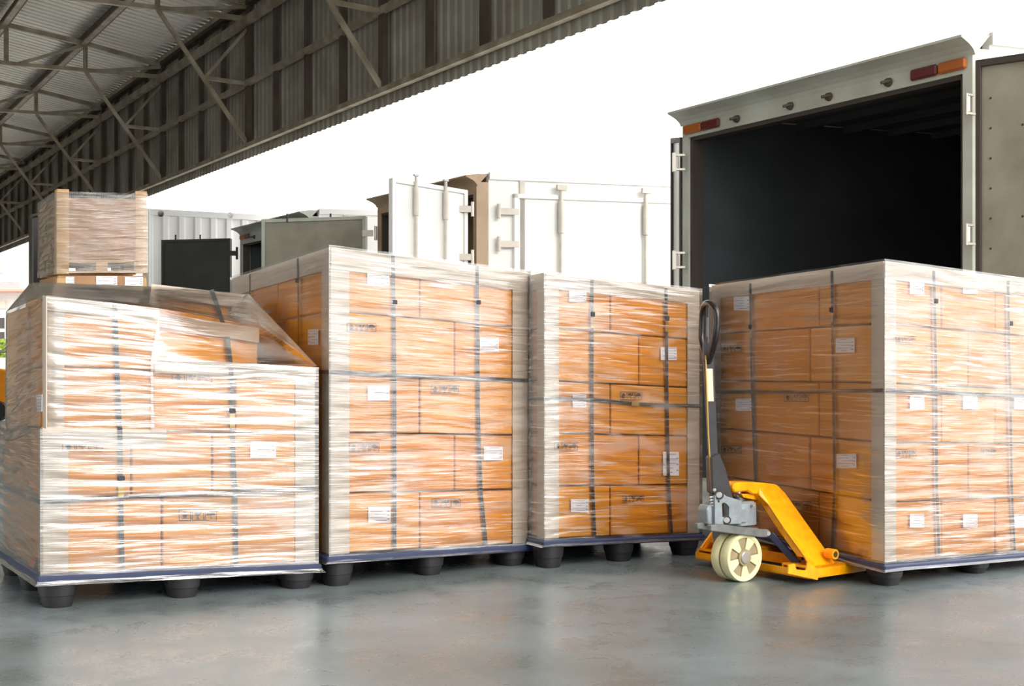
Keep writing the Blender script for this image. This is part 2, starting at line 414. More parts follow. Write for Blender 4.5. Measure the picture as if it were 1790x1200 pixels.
def symbols(L, root, face, px0, py0, px1, py1, off=.0045, w_=0, host=None):
    """three framed marks: arrow up, wine glass, umbrella"""
    o, ex, ey = decal_frame(L, face, px0, py0, px1, py1, off, w_)
    a, v = v_of(L, o+ex/2+ey/2, face); host = host or find(root, L, face, a, v)
    mb = MB(); t = .06
    def poly(k, pts):
        q = [o+ex*((k+.02+x*.92)/3)+ey*y for x, y in pts]; mb.add(q, [tuple(range(len(q)))])
    for k in range(3):
        poly(k, [(0, 0), (1, 0), (1, t), (0, t)]); poly(k, [(0, 1-t), (1, 1-t), (1, 1), (0, 1)])
        poly(k, [(0, t), (t, t), (t, 1-t), (0, 1-t)]); poly(k, [(1-t, t), (1, t), (1, 1-t), (1-t, 1-t)])
    poly(0, [(.5, .86), (.2, .5), (.8, .5)]); poly(0, [(.36, .27), (.64, .27), (.64, .5), (.36, .5)]); poly(0, [(.2, .15), (.8, .15), (.8, .2), (.2, .2)])
    bowl = [(.5+.32*math.cos(PI+PI*i/8), .82+.36*math.sin(PI+PI*i/8)) for i in range(9)]
    poly(1, bowl[:5]+[(.46, .60), (.56, .72), (.44, .84)]); poly(1, bowl[4:]+[(.62, .84), (.66, .70), (.53, .60)])
    poly(1, [(.47, .2), (.53, .2), (.53, .48), (.47, .48)]); poly(1, [(.3, .13), (.7, .13), (.7, .19), (.3, .19)])
    poly(2, [(.5+.38*math.cos(PI*i/10), .5+.34*math.sin(PI*i/10)) for i in range(11)])
    poly(2, [(.48, .24), (.52, .24), (.52, .5), (.48, .5)]); poly(2, [(.48, .2), (.62, .2), (.62, .24), (.48, .24)]); poly(2, [(.59, .24), (.62, .24), (.62, .32), (.59, .32)])
    mb.build('handling_marks', M['symbol'], host or root)

def ribbon(pts, nrm, wd, th=.0015):
    """flat strap along a list of points; wd across, th thick"""
    mb = MB(); P = [Vector(p) for p in pts]
    ring = []
    for i, p in enumerate(P):
        d = (P[min(i+1, len(P)-1)]-P[max(i-1, 0)]).normalized(); n = nrm[i] if isinstance(nrm, list) else nrm
        r = d.cross(n).normalized()*wd/2; t = n*th
        ring.append([p-r, p+r, p+r+t, p-r+t])
    vs = [q for r in ring for q in r]; fs = [(3, 2, 1, 0), tuple(4*(len(P)-1)+k for k in range(4))]
    for i in range(len(P)-1):
        for j_ in range(4): fs.append((4*i+j_, 4*i+(j_+1) % 4, 4*i+4+(j_+1) % 4, 4*i+4+j_))
    return mb.add(vs, fs)

def film_patch(mb, p00, p10, p11, p01, nu, nv, amp=.004, seed=0, edge=True, sag=None):
    """a pleated sheet between four corners: p00-p10 bottom edge, p01-p11 top edge"""
    p00, p10, p11, p01 = map(Vector, (p00, p10, p11, p01))
    n = (p10-p00).cross(p01-p00).normalized()
    if n.dot(p00-Vector((0, 0, .8))) > 0: n = -n
    W, Hh = (p10-p00).length, (p01-p00).length; o = len(mb.v)
    for j in range(nv+1):
        for i in range(nu+1):
            u, v = i/nu, j/nv
            p = (p00*(1-u)+p10*u)*(1-v)+(p01*(1-u)+p11*u)*v
            x, y = u*W, v*Hh
            q = noise.noise(Vector((x*2.2+seed, y*34+1.5*noise.noise(Vector((x*2, y*3, seed))), seed)))
            q2 = noise.noise(Vector((x*6+seed, y*80+2*noise.noise(Vector((x*3, y*4, seed+3))), seed+9)))
            e = min(1, u*14, (1-u)*14) if edge else 1
            d = (q*1.0+q2*.5+.6)*amp*e
            if sag: d += sag(u, v)
            mb.v.append(p+n*d); mb.uv.append((x+seed*3.1, y+seed*1.7))
    for j in range(nv):
        for i in range(nu):
            a = o+j*(nu+1)+i; mb.f.append((a, a+1, a+nu+2, a+nu+1)); mb.mi.append(mb.m)

def foot_mesh(c, e1, e2, rx=.062, ry=.075, h=.10, z0=0):
    mb = MB(); n = 20; rings = [(z0, .80), (z0+.012, .86), (z0+h*.45, .95), (z0+h*.47, 1.0), (z0+h, 1.1)]
    for z, k_ in rings:
        for i in range(n):
            t = 2*PI*i/n; x = math.copysign(abs(math.cos(t))**.75, math.cos(t)); y = math.copysign(abs(math.sin(t))**.75, math.sin(t))
            q = Vector((c.x, c.y, z))+e1*x*rx*k_+e2*y*ry*k_; mb.v.append(q)
    for r in range(len(rings)-1):
        for i in range(n): mb.f.append((r*n+i, r*n+(i+1) % n, (r+1)*n+(i+1) % n, (r+1)*n+i)); mb.mi.append(0)
    mb.f.append(tuple(range(n-1, -1, -1))); mb.f.append(tuple((len(rings)-1)*n+i for i in range(n))); mb.mi += [0, 0]
    return mb

def pallet(L, root, lip=.026, deck=.036):
    """nine-footed plastic pallet under the cartons"""
    lu, lw = lip/L.lu, lip/L.lw
    def Q(u, w_, dz): p = L.P(u, w_, 0); p.z += dz; return p
    ring = lambda a, dz, b: [Q(-lu*a, -lw*a, dz), Q(1+lu*a, -lw*a, dz), Q(1+lu*a, 1+lw*a, dz), Q(-lu*a, 1+lw*a, dz)]
    MB().hexa(ring(1, -deck, 0)+ring(1, -.006, 0)).build('pallet_deck', M['plastic'], root, bevel=.006)
    MB().hexa(ring(.55, -.012, 0)+ring(.4, .002, 0)).build('deck_rim', M['plastic'], root)
    for u in (.055, .5, .945):
        for w_ in (.055, .5, .945):
            c = Q(u, w_, -deck); foot_mesh(c, L.eu, L.ew, h=c.z+.004).build('foot', M['foot'], root, smooth=True)

def vboard(L, root, u, w_, su, sw, v0=0, v1=1, wide=.085, m='board'):
    """L-shaped edge board on a vertical carton edge; su/sw say which way its two flanges run"""
    t = .004; lu, lw = wide/L.lu, wide/L.lw; out_u, out_w = -t/L.lu*su, -t/L.lw*sw
    mb = MB()
    for (a0, a1, b0, b1) in ((u+out_u, u+lu*su, w_+out_w, w_), (u+out_u, u, w_+out_w, w_+lw*sw)):
        mb.hexa([L.P(*q) for q in ((a0, b0, v0), (a1, b0, v0), (a1, b1, v0), (a0, b1, v0), (a0, b0, v1), (a1, b0, v1), (a1, b1, v1), (a0, b1, v1))])
    return mb.build('edge_board', M[m], root)

def hboard(L, root, face, a0=0, a1=1, drop=.075, v=1, back=.08, m='board', off=.0075):
    """edge board along a top edge: a flange down the face and one over the top"""
    t = off; mb = MB(); dv = drop/1.15
    if face == 'F':
        o = t/L.lw; pts = [(a0, -o, v-dv), (a1, -o, v-dv), (a1, 0, v-dv), (a0, 0, v-dv), (a0, -o, v), (a1, -o, v), (a1, 0, v), (a0, 0, v)]
        top = [(a0, -o, v), (a1, -o, v), (a1, back, v), (a0, back, v), (a0, -o, v+.006), (a1, -o, v+.006), (a1, back, v+.006), (a0, back, v+.006)]
    else:
        o = t/L.lu; pts = [(-o, a0, v-dv), (0, a0, v-dv), (0, a1, v-dv), (-o, a1, v-dv), (-o, a0, v), (0, a0, v), (0, a1, v), (-o, a1, v)]
        top = [(-o, a0, v), (back, a0, v), (back, a1, v), (-o, a1, v), (-o, a0, v+.006), (back, a0, v+.006), (back, a1, v+.006), (-o, a1, v+.006)]
    mb.hexa([L.P(*q) for q in pts]); mb.hexa([L.P(*q) for q in top])
    return mb.build('edge_board', M[m], root)

def strap_F(L, root, pts, wd=.016, off=.009, buckle=None, w_=0):
    o = ribbon([L.FP(x, y, off, w_) for x, y in pts], L.fn, wd).build('strap', M['strap'], root)
    if buckle:
        bx, by, hh = buckle; a = L.FP(bx, by, off+.002, w_); b = L.FP(bx, by+hh, off+.002, w_)
        ribbon([a, b], L.fn, wd*1.15, .003).build('buckle', M['buckle'], o)
        c = L.FP(bx, by-10, off+.002, w_)
        ribbon([c, L.FP(bx, by-2, off+.002, w_)], L.fn, wd*1.5, .008).build('buckle', M['strap'], o, bevel=.002)
    return o
def strap_L(L, root, pts, wd=.016, off=.009, buckle=None):
    o = ribbon([L.LP(x, y, off) for x, y in pts], L.ln, wd).build('strap', M['strap'], root)
    if buckle:
        bx, by, hh = buckle
        ribbon([L.LP(bx, by, off+.002), L.LP(bx, by+hh, off+.002)], L.ln, wd*1.15, .003).build('buckle', M['buckle'], o)
        ribbon([L.LP(bx, by-10, off+.002), L.LP(bx, by-2, off+.002)], L.ln, wd*1.5, .008).build('buckle', M['strap'], o, bevel=.002)
    return o

def film_box(L, root, off=.014, seed=1, m='film', back=True, foot_lap=.05):
    mb = MB(); ou, ow = off/L.lu, off/L.lw; dv = foot_lap/1.2
    Q = lambda u, w_, v: L.P(u, w_, v)
    a0, a1, b0, b1, z0, z1 = -ou, 1+ou, -ow, 1+ow, -.01, 1.012
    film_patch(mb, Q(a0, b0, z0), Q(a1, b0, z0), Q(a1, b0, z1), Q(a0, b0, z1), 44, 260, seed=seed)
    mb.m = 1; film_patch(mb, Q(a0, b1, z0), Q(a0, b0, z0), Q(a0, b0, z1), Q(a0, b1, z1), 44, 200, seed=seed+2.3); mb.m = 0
    film_patch(mb, Q(a1, b0, z0), Q(a1, b1, z0), Q(a1, b1, z1), Q(a1, b0, z1), 6, 30, seed=seed+4)
    film_patch(mb, Q(a1, b1, z0), Q(a0, b1, z0), Q(a0, b1, z1), Q(a1, b1, z1), 6, 30, seed=seed+5)
    # skirt drawn in round the pallet deck
    l2u, l2w = .034/L.lu, .034/L.lw
    mb.m = 1
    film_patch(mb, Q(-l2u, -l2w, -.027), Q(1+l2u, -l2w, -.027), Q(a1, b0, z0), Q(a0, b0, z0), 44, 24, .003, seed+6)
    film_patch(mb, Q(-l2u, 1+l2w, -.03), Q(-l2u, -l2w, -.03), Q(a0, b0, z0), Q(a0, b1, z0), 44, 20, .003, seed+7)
    return mb.build('stretch_film', [M[m], M['film_less_glint']], root, smooth=True)

def rows(L, root, A, B, wA=(0, .5, 1), wB=(0, .42, 1), n=5, flip=0):
    for r in range(n):
        us, ws = (A, wA) if (r+flip) % 2 == 0 else (B, wB)
        for i in range(len(us)-1):
            for j_ in range(len(ws)-1):
                carton(L, root, us[i], us[i+1], ws[j_], ws[j_+1], r/n, (r+1)/n, pale=(i+j_+r) % 3 == 0)

# ---- load beside the stepped one, tall, five rows
L2 = Load((578, 4.50, 436, 970), (921, 5.10, 479, 950), (408, 5.55, 490, 918))
r2 = empty('wrapped_pallet_load', (L2.n.x, L2.n.y, 0), 'tall film-wrapped pallet load of orange cartons right of the stepped load', 'pallet load')
A = (0, L2.uF(735), 1); B = (0, L2.uF(796), 1)
rows(L2, r2, A, B); pallet(L2, r2)
for t in ((643, 886, 682, 914), (845, 781, 878, 805), (642, 674, 680, 700), (838, 590, 871, 615), (641, 475, 680, 500)): label(L2, r2, 'F', *t)
for t in ((753, 872, 805, 888), (609, 774, 663, 792), (752, 673, 802, 689), (605, 565, 658, 581)): symbols(L2, r2, 'F', *t)
label(L2, r2, 'L', 558, 576, 540, 603); label(L2, r2, 'L', 493, 586, 478, 609)
for (u, w_, su, sw) in ((0, 0, 1, 1), (1, 0, -1, 1), (0, 1, 1, -1)): vboard(L2, r2, u, w_, su, sw)
hboard(L2, r2, 'F'); hboard(L2, r2, 'L')
strap_F(L2, r2, [(685, 448), (687, 560), (688, 700), (688, 860), (688, 966)], buckle=(687, 535, 1))
strap_F(L2, r2, [(832, 466), (833, 560), (834, 720), (839, 860), (848, 954)], buckle=(833, 535, 1))
strap_L(L2, r2, [(524, 452), (525, 520), (526, 640), (529, 800), (532, 950)], buckle=(525, 497, 1))
strap_L(L2, r2, [(440, 480), (440, 560), (441, 700)])
strap_F(L2, r2, [(576, 651), (640, 654), (700, 657), (834, 662), (922, 666)])
strap_L(L2, r2, [(578, 651), (540, 650), (480, 649), (410, 648)])
film_box(L2, r2, seed=2.0)

# ---- middle load
L3 = Load((953, 4.98, 480, 943), (1221, 5.42, 510, 932), (784, 5.98, 515, 905))
r3 = empty('wrapped_pallet_load', (L3.n.x, L3.n.y, 0), 'narrow film-wrapped pallet load of orange cartons left of the yellow pallet jack', 'pallet load')
rows(L3, r3, (0, L3.uF(1068), 1), (0, L3.uF(1118), 1)); pallet(L3, r3)
for t in ((997, 873, 1028, 896), (1158, 790, 1186, 832), (1000, 690, 1024, 713), (1154, 607, 1182, 630), (994, 507, 1024, 528)): label(L3, r3, 'F', *t)
for t in ((1087, 865, 1126, 880), (968, 773, 1010, 788), (1083, 685, 1122, 700)): symbols(L3, r3, 'F', *t)
for (u, w_, su, sw) in ((0, 0, 1, 1), (1, 0, -1, 1)): vboard(L3, r3, u, w_, su, sw, wide=.072)
hboard(L3, r3, 'F', drop=.06); hboard(L3, r3, 'L', drop=.06)
strap_F(L3, r3, [(1033, 490), (1033, 560), (1033, 700), (1034, 850), (1038, 940)], buckle=(1033, 556, 18))
strap_F(L3, r3, [(1162, 505), (1163, 565), (1164, 700), (1167, 850), (1172, 932)], buckle=(1163, 563, 18))
h = strap_F(L3, r3, [(951, 697), (1035, 699), (1104, 706), (1160, 709), (1222, 710)])
ribbon([L3.FP(1101, 706, .012), L3.FP(1114, 707, .012)], L3.fn, .02, .003).build('buckle', M['buckle'], h)
strap_L(L3, r3, [(954, 697), (900, 696)])
film_box(L3, r3, seed=11.0)

# ---- right-hand load, seen on two faces, the jack's forks under it
L4 = Load((1546, 4.50, 460, 984), (1868, 5.20, 503, 958), (1246, 5.58, 502, 912))
r4 = empty('wrapped_pallet_load', (L4.n.x, L4.n.y, 0), 'film-wrapped pallet load of orange cartons at the right edge, raised over jack forks', 'pallet load')
rows(L4, r4, (0, L4.uF(1648), L4.uF(1742), 1), (0, L4.uF(1695), L4.uF(1800), 1), (0, L4.wL(1430), 1), (0, L4.wL(1414), 1)); pallet(L4, r4)
for y in (899, 692, 490):
    for x in (1589, 1682, 1771): label(L4, r4, 'F', x, y, x+25, y+24)
for t in ((1564, 786, 1601, 802), (1713, 784, 1741, 797), (1564, 588, 1600, 602)): symbols(L4, r4, 'F', *t)
for t in ((1312, 519, 1284, 543), (1495, 592, 1462, 617), (1317, 697, 1287, 719), (1498, 794, 1463, 819)): label(L4, r4, 'L', t[2], t[1], t[0], t[3])
for t in ((1262, 604, 1298, 616), (1371, 688, 1416, 703), (1262, 780, 1299, 793), (1372, 877, 1420, 893)): symbols(L4, r4, 'L', *t)
for (u, w_, su, sw) in ((0, 0, 1, 1), (1, 0, -1, 1), (0, 1, 1, -1)): vboard(L4, r4, u, w_, su, sw, wide=.07)
hboard(L4, r4, 'F', drop=.06); hboard(L4, r4, 'L', drop=.06)
strap_F(L4, r4, [(1629, 474), (1631, 560), (1633, 700), (1634, 850), (1638, 972)], buckle=(1631, 533, 1))
strap_F(L4, r4, [(1759, 492), (1760, 600), (1763, 700), (1765, 850), (1770, 962)], buckle=(1762, 572, 1))
strap_L(L4, r4, [(1457, 474), (1458, 560), (1460, 700), (1462, 850), (1457, 962)], buckle=(1458, 548, 16))
strap_L(L4, r4, [(1314, 496), (1315, 580), (1318, 700), (1323, 850), (1324, 920)], buckle=(1316, 578, 14))
strap_F(L4, r4, [(1546, 683), (1640, 686), (1700, 690), (1868, 695)])
strap_L(L4, r4, [(1546, 683), (1460, 684), (1400, 686), (1246, 685)])
film_box(L4, r4, seed=23.0)

# ---- stepped load at the left
L1 = Load((76, 4.05, 518, 1004), (549, 4.50, 555, 983), (2, 4.86, 545, 958))
r1 = empty('wrapped_pallet_load', (L1.n.x, L1.n.y, 0), 'stepped film-wrapped pallet load of orange cartons with low right end, leftmost', 'pallet load')
def vv(px, py, w_=0):                        # height fraction of a pixel on plane w
    p = L1.FP(px, py, 0, w_); u = L1.uF(px, w_); zb, zt = L1.bl(L1.zb, u, w_), L1.bl(L1.zt, u, w_)
    return (p.z-zb)/(zt-zb)
v1, v2 = vv(76, 872), vv(76, 750)
v3 = vv(420, 640)
u = L1.uF
for i, us in enumerate(((0, u(284), u(412), 1), (0, u(230), u(372), 1))):
    a, b = ((0, v1), (v1, v2))[i]
    for k in range(3):
        carton(L1, r1, us[k], us[k+1], 0, .48, a, b, pale=k == 1); carton(L1, r1, us[k], us[k+1], .48, 1, a, b)
for a, b in ((u(268), u(412)), (u(412), 1)): carton(L1, r1, a, b, 0, .34, v2, v3, pale=a > .6)
# upper stack, set back a little, and two cartons on the far side that stand higher
WB = .035
for (a, b) in ((L1.uF(86, WB), L1.uF(276, WB)),):
    carton(L1, r1, a, b, WB, .45, v2, vv(86, 640, WB)); carton(L1, r1, a, b, WB, .45, vv(86, 640, WB), vv(86, 521, WB))
carton(L1, r1, L1.uF(268, .35), L1.uF(452, .35), .35, .62, v2, vv(452, 640, .35))
carton(L1, r1, L1.uF(268, .35), L1.uF(452, .35), .35, .62, vv(452, 640, .35), vv(452, 574, .35), pale=True)
WC = .68
carton(L1, r1, .02, L1.uF(262, WC), .5, 1, v2, vv(100, 600, WC)); carton(L1, r1, L1.uF(66, WC), L1.uF(262, WC), WC, 1, vv(100, 600, WC), vv(100, 500, WC))
carton(L1, r1, L1.uF(264, WC), L1.uF(430, WC), WC, 1, v2, vv(430, 610, WC))
carton(L1, r1, L1.uF(264, WC), L1.uF(430, WC), WC, 1, vv(430, 610, WC), vv(430, 517, WC), pale=True)
carton(L1, r1, .015, L1.uF(66, WC), .45, 1, v2, .995)
pallet(L1, r1)
# edge boards
t = .0045
def strip_F(pts, w_, off, th=.004, m='board', nm='edge_board', parent=None):
    return MB().prism([L1.FP(x, y, off, w_) for x, y in pts], L1.fn*th).build(nm, M[m], parent or r1)
vboard(L1, r1, 0, 0, 1, 1, 0, v2); vboard(L1, r1, 1, 0, -1, 1, 0, v3, wide=.08)
hboard(L1, r1, 'F', -.004, u(290), v=v2, drop=.062, back=.03); hboard(L1, r1, 'F', u(270), 1.004, v=v3, drop=.05, back=.06)
strip_F([(83, 750), (112, 750), (112, 520), (83, 519)], WB, .002)
strip_F([(81, 519), (277, 540), (277, 562), (81, 543)], WB, .007)
strip_F([(279, 548), (452, 574), (452, 600), (279, 572)], .35, .007)
strip_F([(60, 497), (262, 503), (262, 530), (60, 522)], WC, .004)
strip_F([(264, 497), (430, 516), (430, 540), (264, 519)], WC, .006)
MB().prism([L1.LP(84, 519, .003), L1.LP(84, 750, .003), L1.LP(78, 748, .003), L1.LP(78, 517, .003)], L1.ln*.004).build('edge_board', M['board'], r1)
label(L1, r1, 'F', 437, 772, 482, 801); label(L1, r1, 'L', 76, 690, 65, 720)
for t_ in ((108, 774, 181, 790), (312, 891, 380, 911)): symbols(L1, r1, 'F', *t_)
symbols(L1, r1, 'F', 300, 653, 372, 669)
o1 = strap_F(L1, r1, [(209, 748), (210, 830), (211, 900), (213, 992)], buckle=(211, 842, 26), wd=.018)
strap_F(L1, r1, [(200, 531), (202, 600), (205, 680), (208, 748)], w_=WB, off=.014, wd=.018)
strap_F(L1, r1, [(403, 645), (405, 720), (407, 800), (410, 860), (412, 986)], buckle=(405, 724, 24), wd=.018)
ribbon([L1.FP(369, 507, .012, WC), L1.FP(382, 545, .012, WC), L1.FP(396, 590, .016, .35), L1.FP(402, 634, .012, .34), L1.FP(403, 645, .012)], L1.fn, .02).build('strap', M['strap'], r1)
ribbon([L1.FP(164, 500, .012, WC), L1.FP(198, 528, .016, .3)], L1.fn, .018).build('strap', M['strap'], r1)
strap_F(L1, r1, [(74, 878), (200, 869), (300, 864), (420, 859), (550, 855)], off=.012, wd=.016)
strap_L(L1, r1, [(76, 878), (50, 868), (30, 858), (4, 850)], off=.012)
MB().prism([L1.LP(60, 972, .006), L1.LP(52, 988, .006), L1.LP(56, 1000, .006), L1.LP(66, 985, .006)], L1.ln*.001).build('orange_tag', M['orangetag'], r1)
# film of the stepped load
mb = MB(); ou, ow = .014/L1.lu, .014/L1.lw; Q = L1.P
film_patch(mb, Q(-ou, -ow, -.01), Q(1+ou, -ow, -.01), Q(1+ou, -ow, v2), Q(-ou, -ow, v2), 50, 150, seed=41)
film_patch(mb, Q(u(262), -ow, v2), Q(1+ou, -ow, v2), Q(1+ou, -ow, v3+.01), Q(u(262), -ow, v3+.01), 30, 70, .005, seed=42)
off = .013
ul = L1.uF(82, WB)
A0 = L1.FP(82, 748, off, WB); A1 = L1.FP(278, 752, off+.012, WB); A2 = L1.FP(278, 540, off, WB); A3 = L1.FP(81, 517, off, WB)
film_patch(mb, A0, A1, A2, A3, 40, 120, .005, seed=43)
# drape from the low right end up over the set-back cartons
B0 = L1.FP(262, 636, .014); B1 = L1.FP(552, 640, .014); B2 = L1.FP(456, 573, .02, .35); B3 = A2
film_patch(mb, B0, B1, B2, B3, 40, 50, .005, seed=44, sag=lambda a, b: -.05*a*math.sin(PI*b))
C2 = L1.FP(433, 515, .02, WC); C3 = L1.FP(262, 502, .02, WC)
film_patch(mb, B3, B2, C2, C3, 30, 30, .004, seed=45)
film_patch(mb, A3, A2, C3, L1.FP(58, 495, .02, WC), 30, 12, .003, seed=46)
film_patch(mb, B1, Q(1+ou, 1, v3*.9), Q(.55, 1, 1.0), C2, 10, 30, .004, seed=47)
film_patch(mb, B2, B1, B1, C2, 10, 30, .003, seed=48)
# left side, lower and upper
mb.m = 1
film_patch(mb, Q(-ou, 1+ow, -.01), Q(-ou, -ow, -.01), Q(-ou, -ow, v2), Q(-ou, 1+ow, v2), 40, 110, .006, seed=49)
film_patch(mb, L1.LP(14, 776, .012), Q(-ou, -ow, v2), A3, L1.LP(19, 546, .02), 36, 90, .007, seed=50)
film_patch(mb, L1.LP(19, 546, .02), A3, L1.FP(58, 495, .02, WC), L1.FP(50, 499, .02, .9), 14, 12, .003, seed=51)
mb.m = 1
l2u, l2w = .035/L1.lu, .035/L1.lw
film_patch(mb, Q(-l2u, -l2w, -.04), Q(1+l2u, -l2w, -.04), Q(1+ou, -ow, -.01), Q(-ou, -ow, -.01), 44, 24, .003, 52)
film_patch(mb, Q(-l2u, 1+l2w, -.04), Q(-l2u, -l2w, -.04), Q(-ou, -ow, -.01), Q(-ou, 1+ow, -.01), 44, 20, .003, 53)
mb.build('stretch_film', [M['film_more_glint'], M['film_less_glint']], r1, smooth=True)
for r_ in (r1, r2, r3, r4): settle(r_)

# ------------------------------------------------------------------ hand pallet jack
OJ = Vector((1.085, 4.835, 0)); E1 = Vector((.8336, .5524, 0)); E2 = Vector((-.5524, .8336, 0)); Z = Vector((0, 0, 1))
def J(a, b, z): return OJ+E1*a+E2*b+Z*z
def JP(px, py, b, db=0):                     # pixel -> point in the upright plane at width b
    o = OJ+E2*b; k_ = (px-895)/F; a = (k_*o.y-o.x)/(E1.x-k_*E1.y); p = o+E1*a
    return Vector((p.x, p.y, zrow(py, p.y)))+E2*db
jk = empty('pallet_jack', OJ, 'yellow hand pallet jack with cream wheels and black handle beside right-hand load', 'pallet jack')
for sgn in (-1, 1):                          # forks: inverted channels with a tapered tip
    b0, b1 = sgn*.34, sgn*.18; lo, hi = min(b0, b1), max(b0, b1); mb = MB()
    prof = [(-.03, .030, .078), (.95, .036, .080), (1.08, .045, .070), (1.12, .055, .060)]
    for i in range(3):
        (a0, z0, t0), (a1, z1, t1) = prof[i], prof[i+1]; k0 = .02 if i == 1 else 0; n0 = (.02 if i == 2 else 0)
        x0, x1 = (n0, (.02 if i == 1 else .045 if i == 2 else 0))
        mb.hexa([J(a0, lo+x0, t0-.008), J(a0, hi-x0, t0-.008), J(a1, hi-x1, t1-.008), J(a1, lo+x1, t1-.008), J(a0, lo+x0, t0), J(a0, hi-x0, t0), J(a1, hi-x1, t1), J(a1, lo+x1, t1)])
        for (p, q, p2, q2) in ((lo+x0, lo+x0+.007, lo+x1, lo+x1+.007), (hi-x0-.007, hi-x0, hi-x1-.007, hi-x1)):
            mb.hexa([J(a0, p, z0), J(a0, q, z0), J(a1, q2, z1), J(a1, p2, z1), J(a0, p, t0), J(a0, q, t0), J(a1, q2, t1), J(a1, p2, t1)])
    fk = mb.build('fork', M['yellow'], jk)
    MB().cyl(J(.93, lo+.04, .038), J(.93, hi-.04, .038), .036, n=20).build('load_roller', M['cream'], fk, smooth=True)
# legs of the lifting frame: slanted plates from the head down to each fork
pix = [(1327, 853), (1359, 848), (1372, 862), (1464, 990), (1429, 996), (1418, 990), (1409, 976), (1372, 925), (1346, 885), (1327, 866)]
bt, bb = -.055, -.325
def bw(py): return bt+(bb-bt)*min(1, max(0, (py-860)/130))
near = [JP(x, y, bw(y)) for x, y in pix]
def mirror(p):
    d = p-OJ; a, b = d.dot(E1), d.dot(E2); return J(a, -b, d.z)
for side in (0, 1):
    pts = near if side == 0 else [mirror(p) for p in near]
    mb = MB().prism(pts, E2*(.016 if side == 0 else -.016))
    # stiffening flange on the front edge
    e = pts[6:]+[pts[0]]
    for i in range(len(e)-1):
        s_ = E2*(.05 if side == 0 else -.05)
        mb.hexa([e[i], e[i]+s_, e[i+1]+s_, e[i+1], e[i]+E1*.008, e[i]+s_+E1*.008, e[i+1]+s_+E1*.008, e[i+1]+E1*.008])
    lg = mb.build('frame_leg', M['yellow'], jk, bevel=.003)
    c = JP(1449, 968, -.31) if side == 0 else mirror(JP(1449, 968, -.31)); s_ = -1 if side == 0 else 1
    mb = MB(); mb.cyl(c-E2*s_*.01, c+E2*s_*.035, .022, n=20); mb.m = 1; mb.cyl(c+E2*s_*.0355, c+E2*s_*.036, .013, n=16)
    mb.build('pivot_boss', [M['yellow'], M['seal']], lg)
# head cap over the pump
hp = [JP(x, y, -.055) for x, y in ((1281, 856), (1283, 847), (1291, 844), (1330, 844), (1358, 847), (1360, 857), (1330, 866), (1316, 865), (1308, 859), (1285, 862))]
MB().prism(hp, E2*.11).build('head_plate', M['yellow'], jk, bevel=.006)
q = [JP(x, y, -.04) for x, y in ((1296, 864), (1344, 864), (1350, 880), (1330, 876), (1300, 870))]
MB().prism(q, E2*.08).build('head_bracket', M['yellow'], jk)
# cross frame low between the forks, wrapping round the steer wheels
mb = MB()
mb.hexa([J(-.045, -.34, .03), J(-.036, -.34, .03), J(-.036, .34, .03), J(-.045, .34, .03), J(-.045, -.34, .062), J(-.036, -.34, .062), J(-.036, .34, .062), J(-.045, .34, .062)])
mb.hexa([J(-.045, -.34, .03), J(.05, -.34, .03), J(.05, .34, .03), J(-.045, .34, .03), J(-.045, -.34, .036), J(.05, -.34, .036), J(.05, .34, .036), J(-.045, .34, .036)])
mb.hexa([J(.06, -.2, .055), J(.068, -.2, .055), J(.068, .2, .055), J(.06, .2, .055), J(.06, -.2, .10), J(.068, -.2, .10), J(.068, .2, .10), J(.06, .2, .10)])
mb.build('cross_frame', M['yellow'], jk)
cl = [JP(x, y, -.345) for x, y in ((1378, 1004), (1430, 1015), (1433, 996), (1412, 984), (1410, 998), (1393, 997), (1390, 986), (1379, 988))]
MB().prism(cl, E2*.01).build('cross_frame_hook', M['yellow'], jk, bevel=.002)
tri = [JP(x, y, .335) for x, y in ((1246, 930), (1260, 934), (1240, 962), (1240, 972), (1262, 979), (1262, 986), (1226, 976), (1223, 966), (1226, 958))]
MB().prism(tri, E2*.012).build('far_gusset', M['yellow'], jk, bevel=.002)
# push rods from the lever to the forks
for s_ in (-1, 1):
    a, b = JP(1347, 934, -.12), J(.04, -.22, .06)
    a2 = a if s_ < 0 else mirror(a); b = b if s_ < 0 else mirror(b)
    MB().beam(a2, b, .022, .03).build('push_rod', M['rodblue'], jk, bevel=.003)
lv = [JP(x, y, -.13) for x, y in ((1243, 919), (1260, 917), (1330, 926), (1343, 926), (1347, 931), (1346, 938), (1340, 940), (1330, 940), (1243, 929))]
lever = MB().prism(lv, E2*.026).build('lever_arm', M['bar'], jk, bevel=.003)
MB().cyl(JP(1343, 933, -.133), JP(1343, 933, -.10), .010, n=16).build('pin', M['bolt'], lever)
MB().prism([p+E2*.08 for p in lv], E2*.026).build('lever_arm', M['bar'], jk, bevel=.003)
mb = MB(); mb.hexa([J(-.25, -.105, .215), J(-.09, -.105, .205), J(-.09, .0, .205), J(-.25, .0, .215), J(-.25, -.105, .232), J(-.09, -.105, .222), J(-.09, .0, .222), J(-.25, .0, .232)])
mb.build('yoke_plate', M['bar'], jk, bevel=.003)
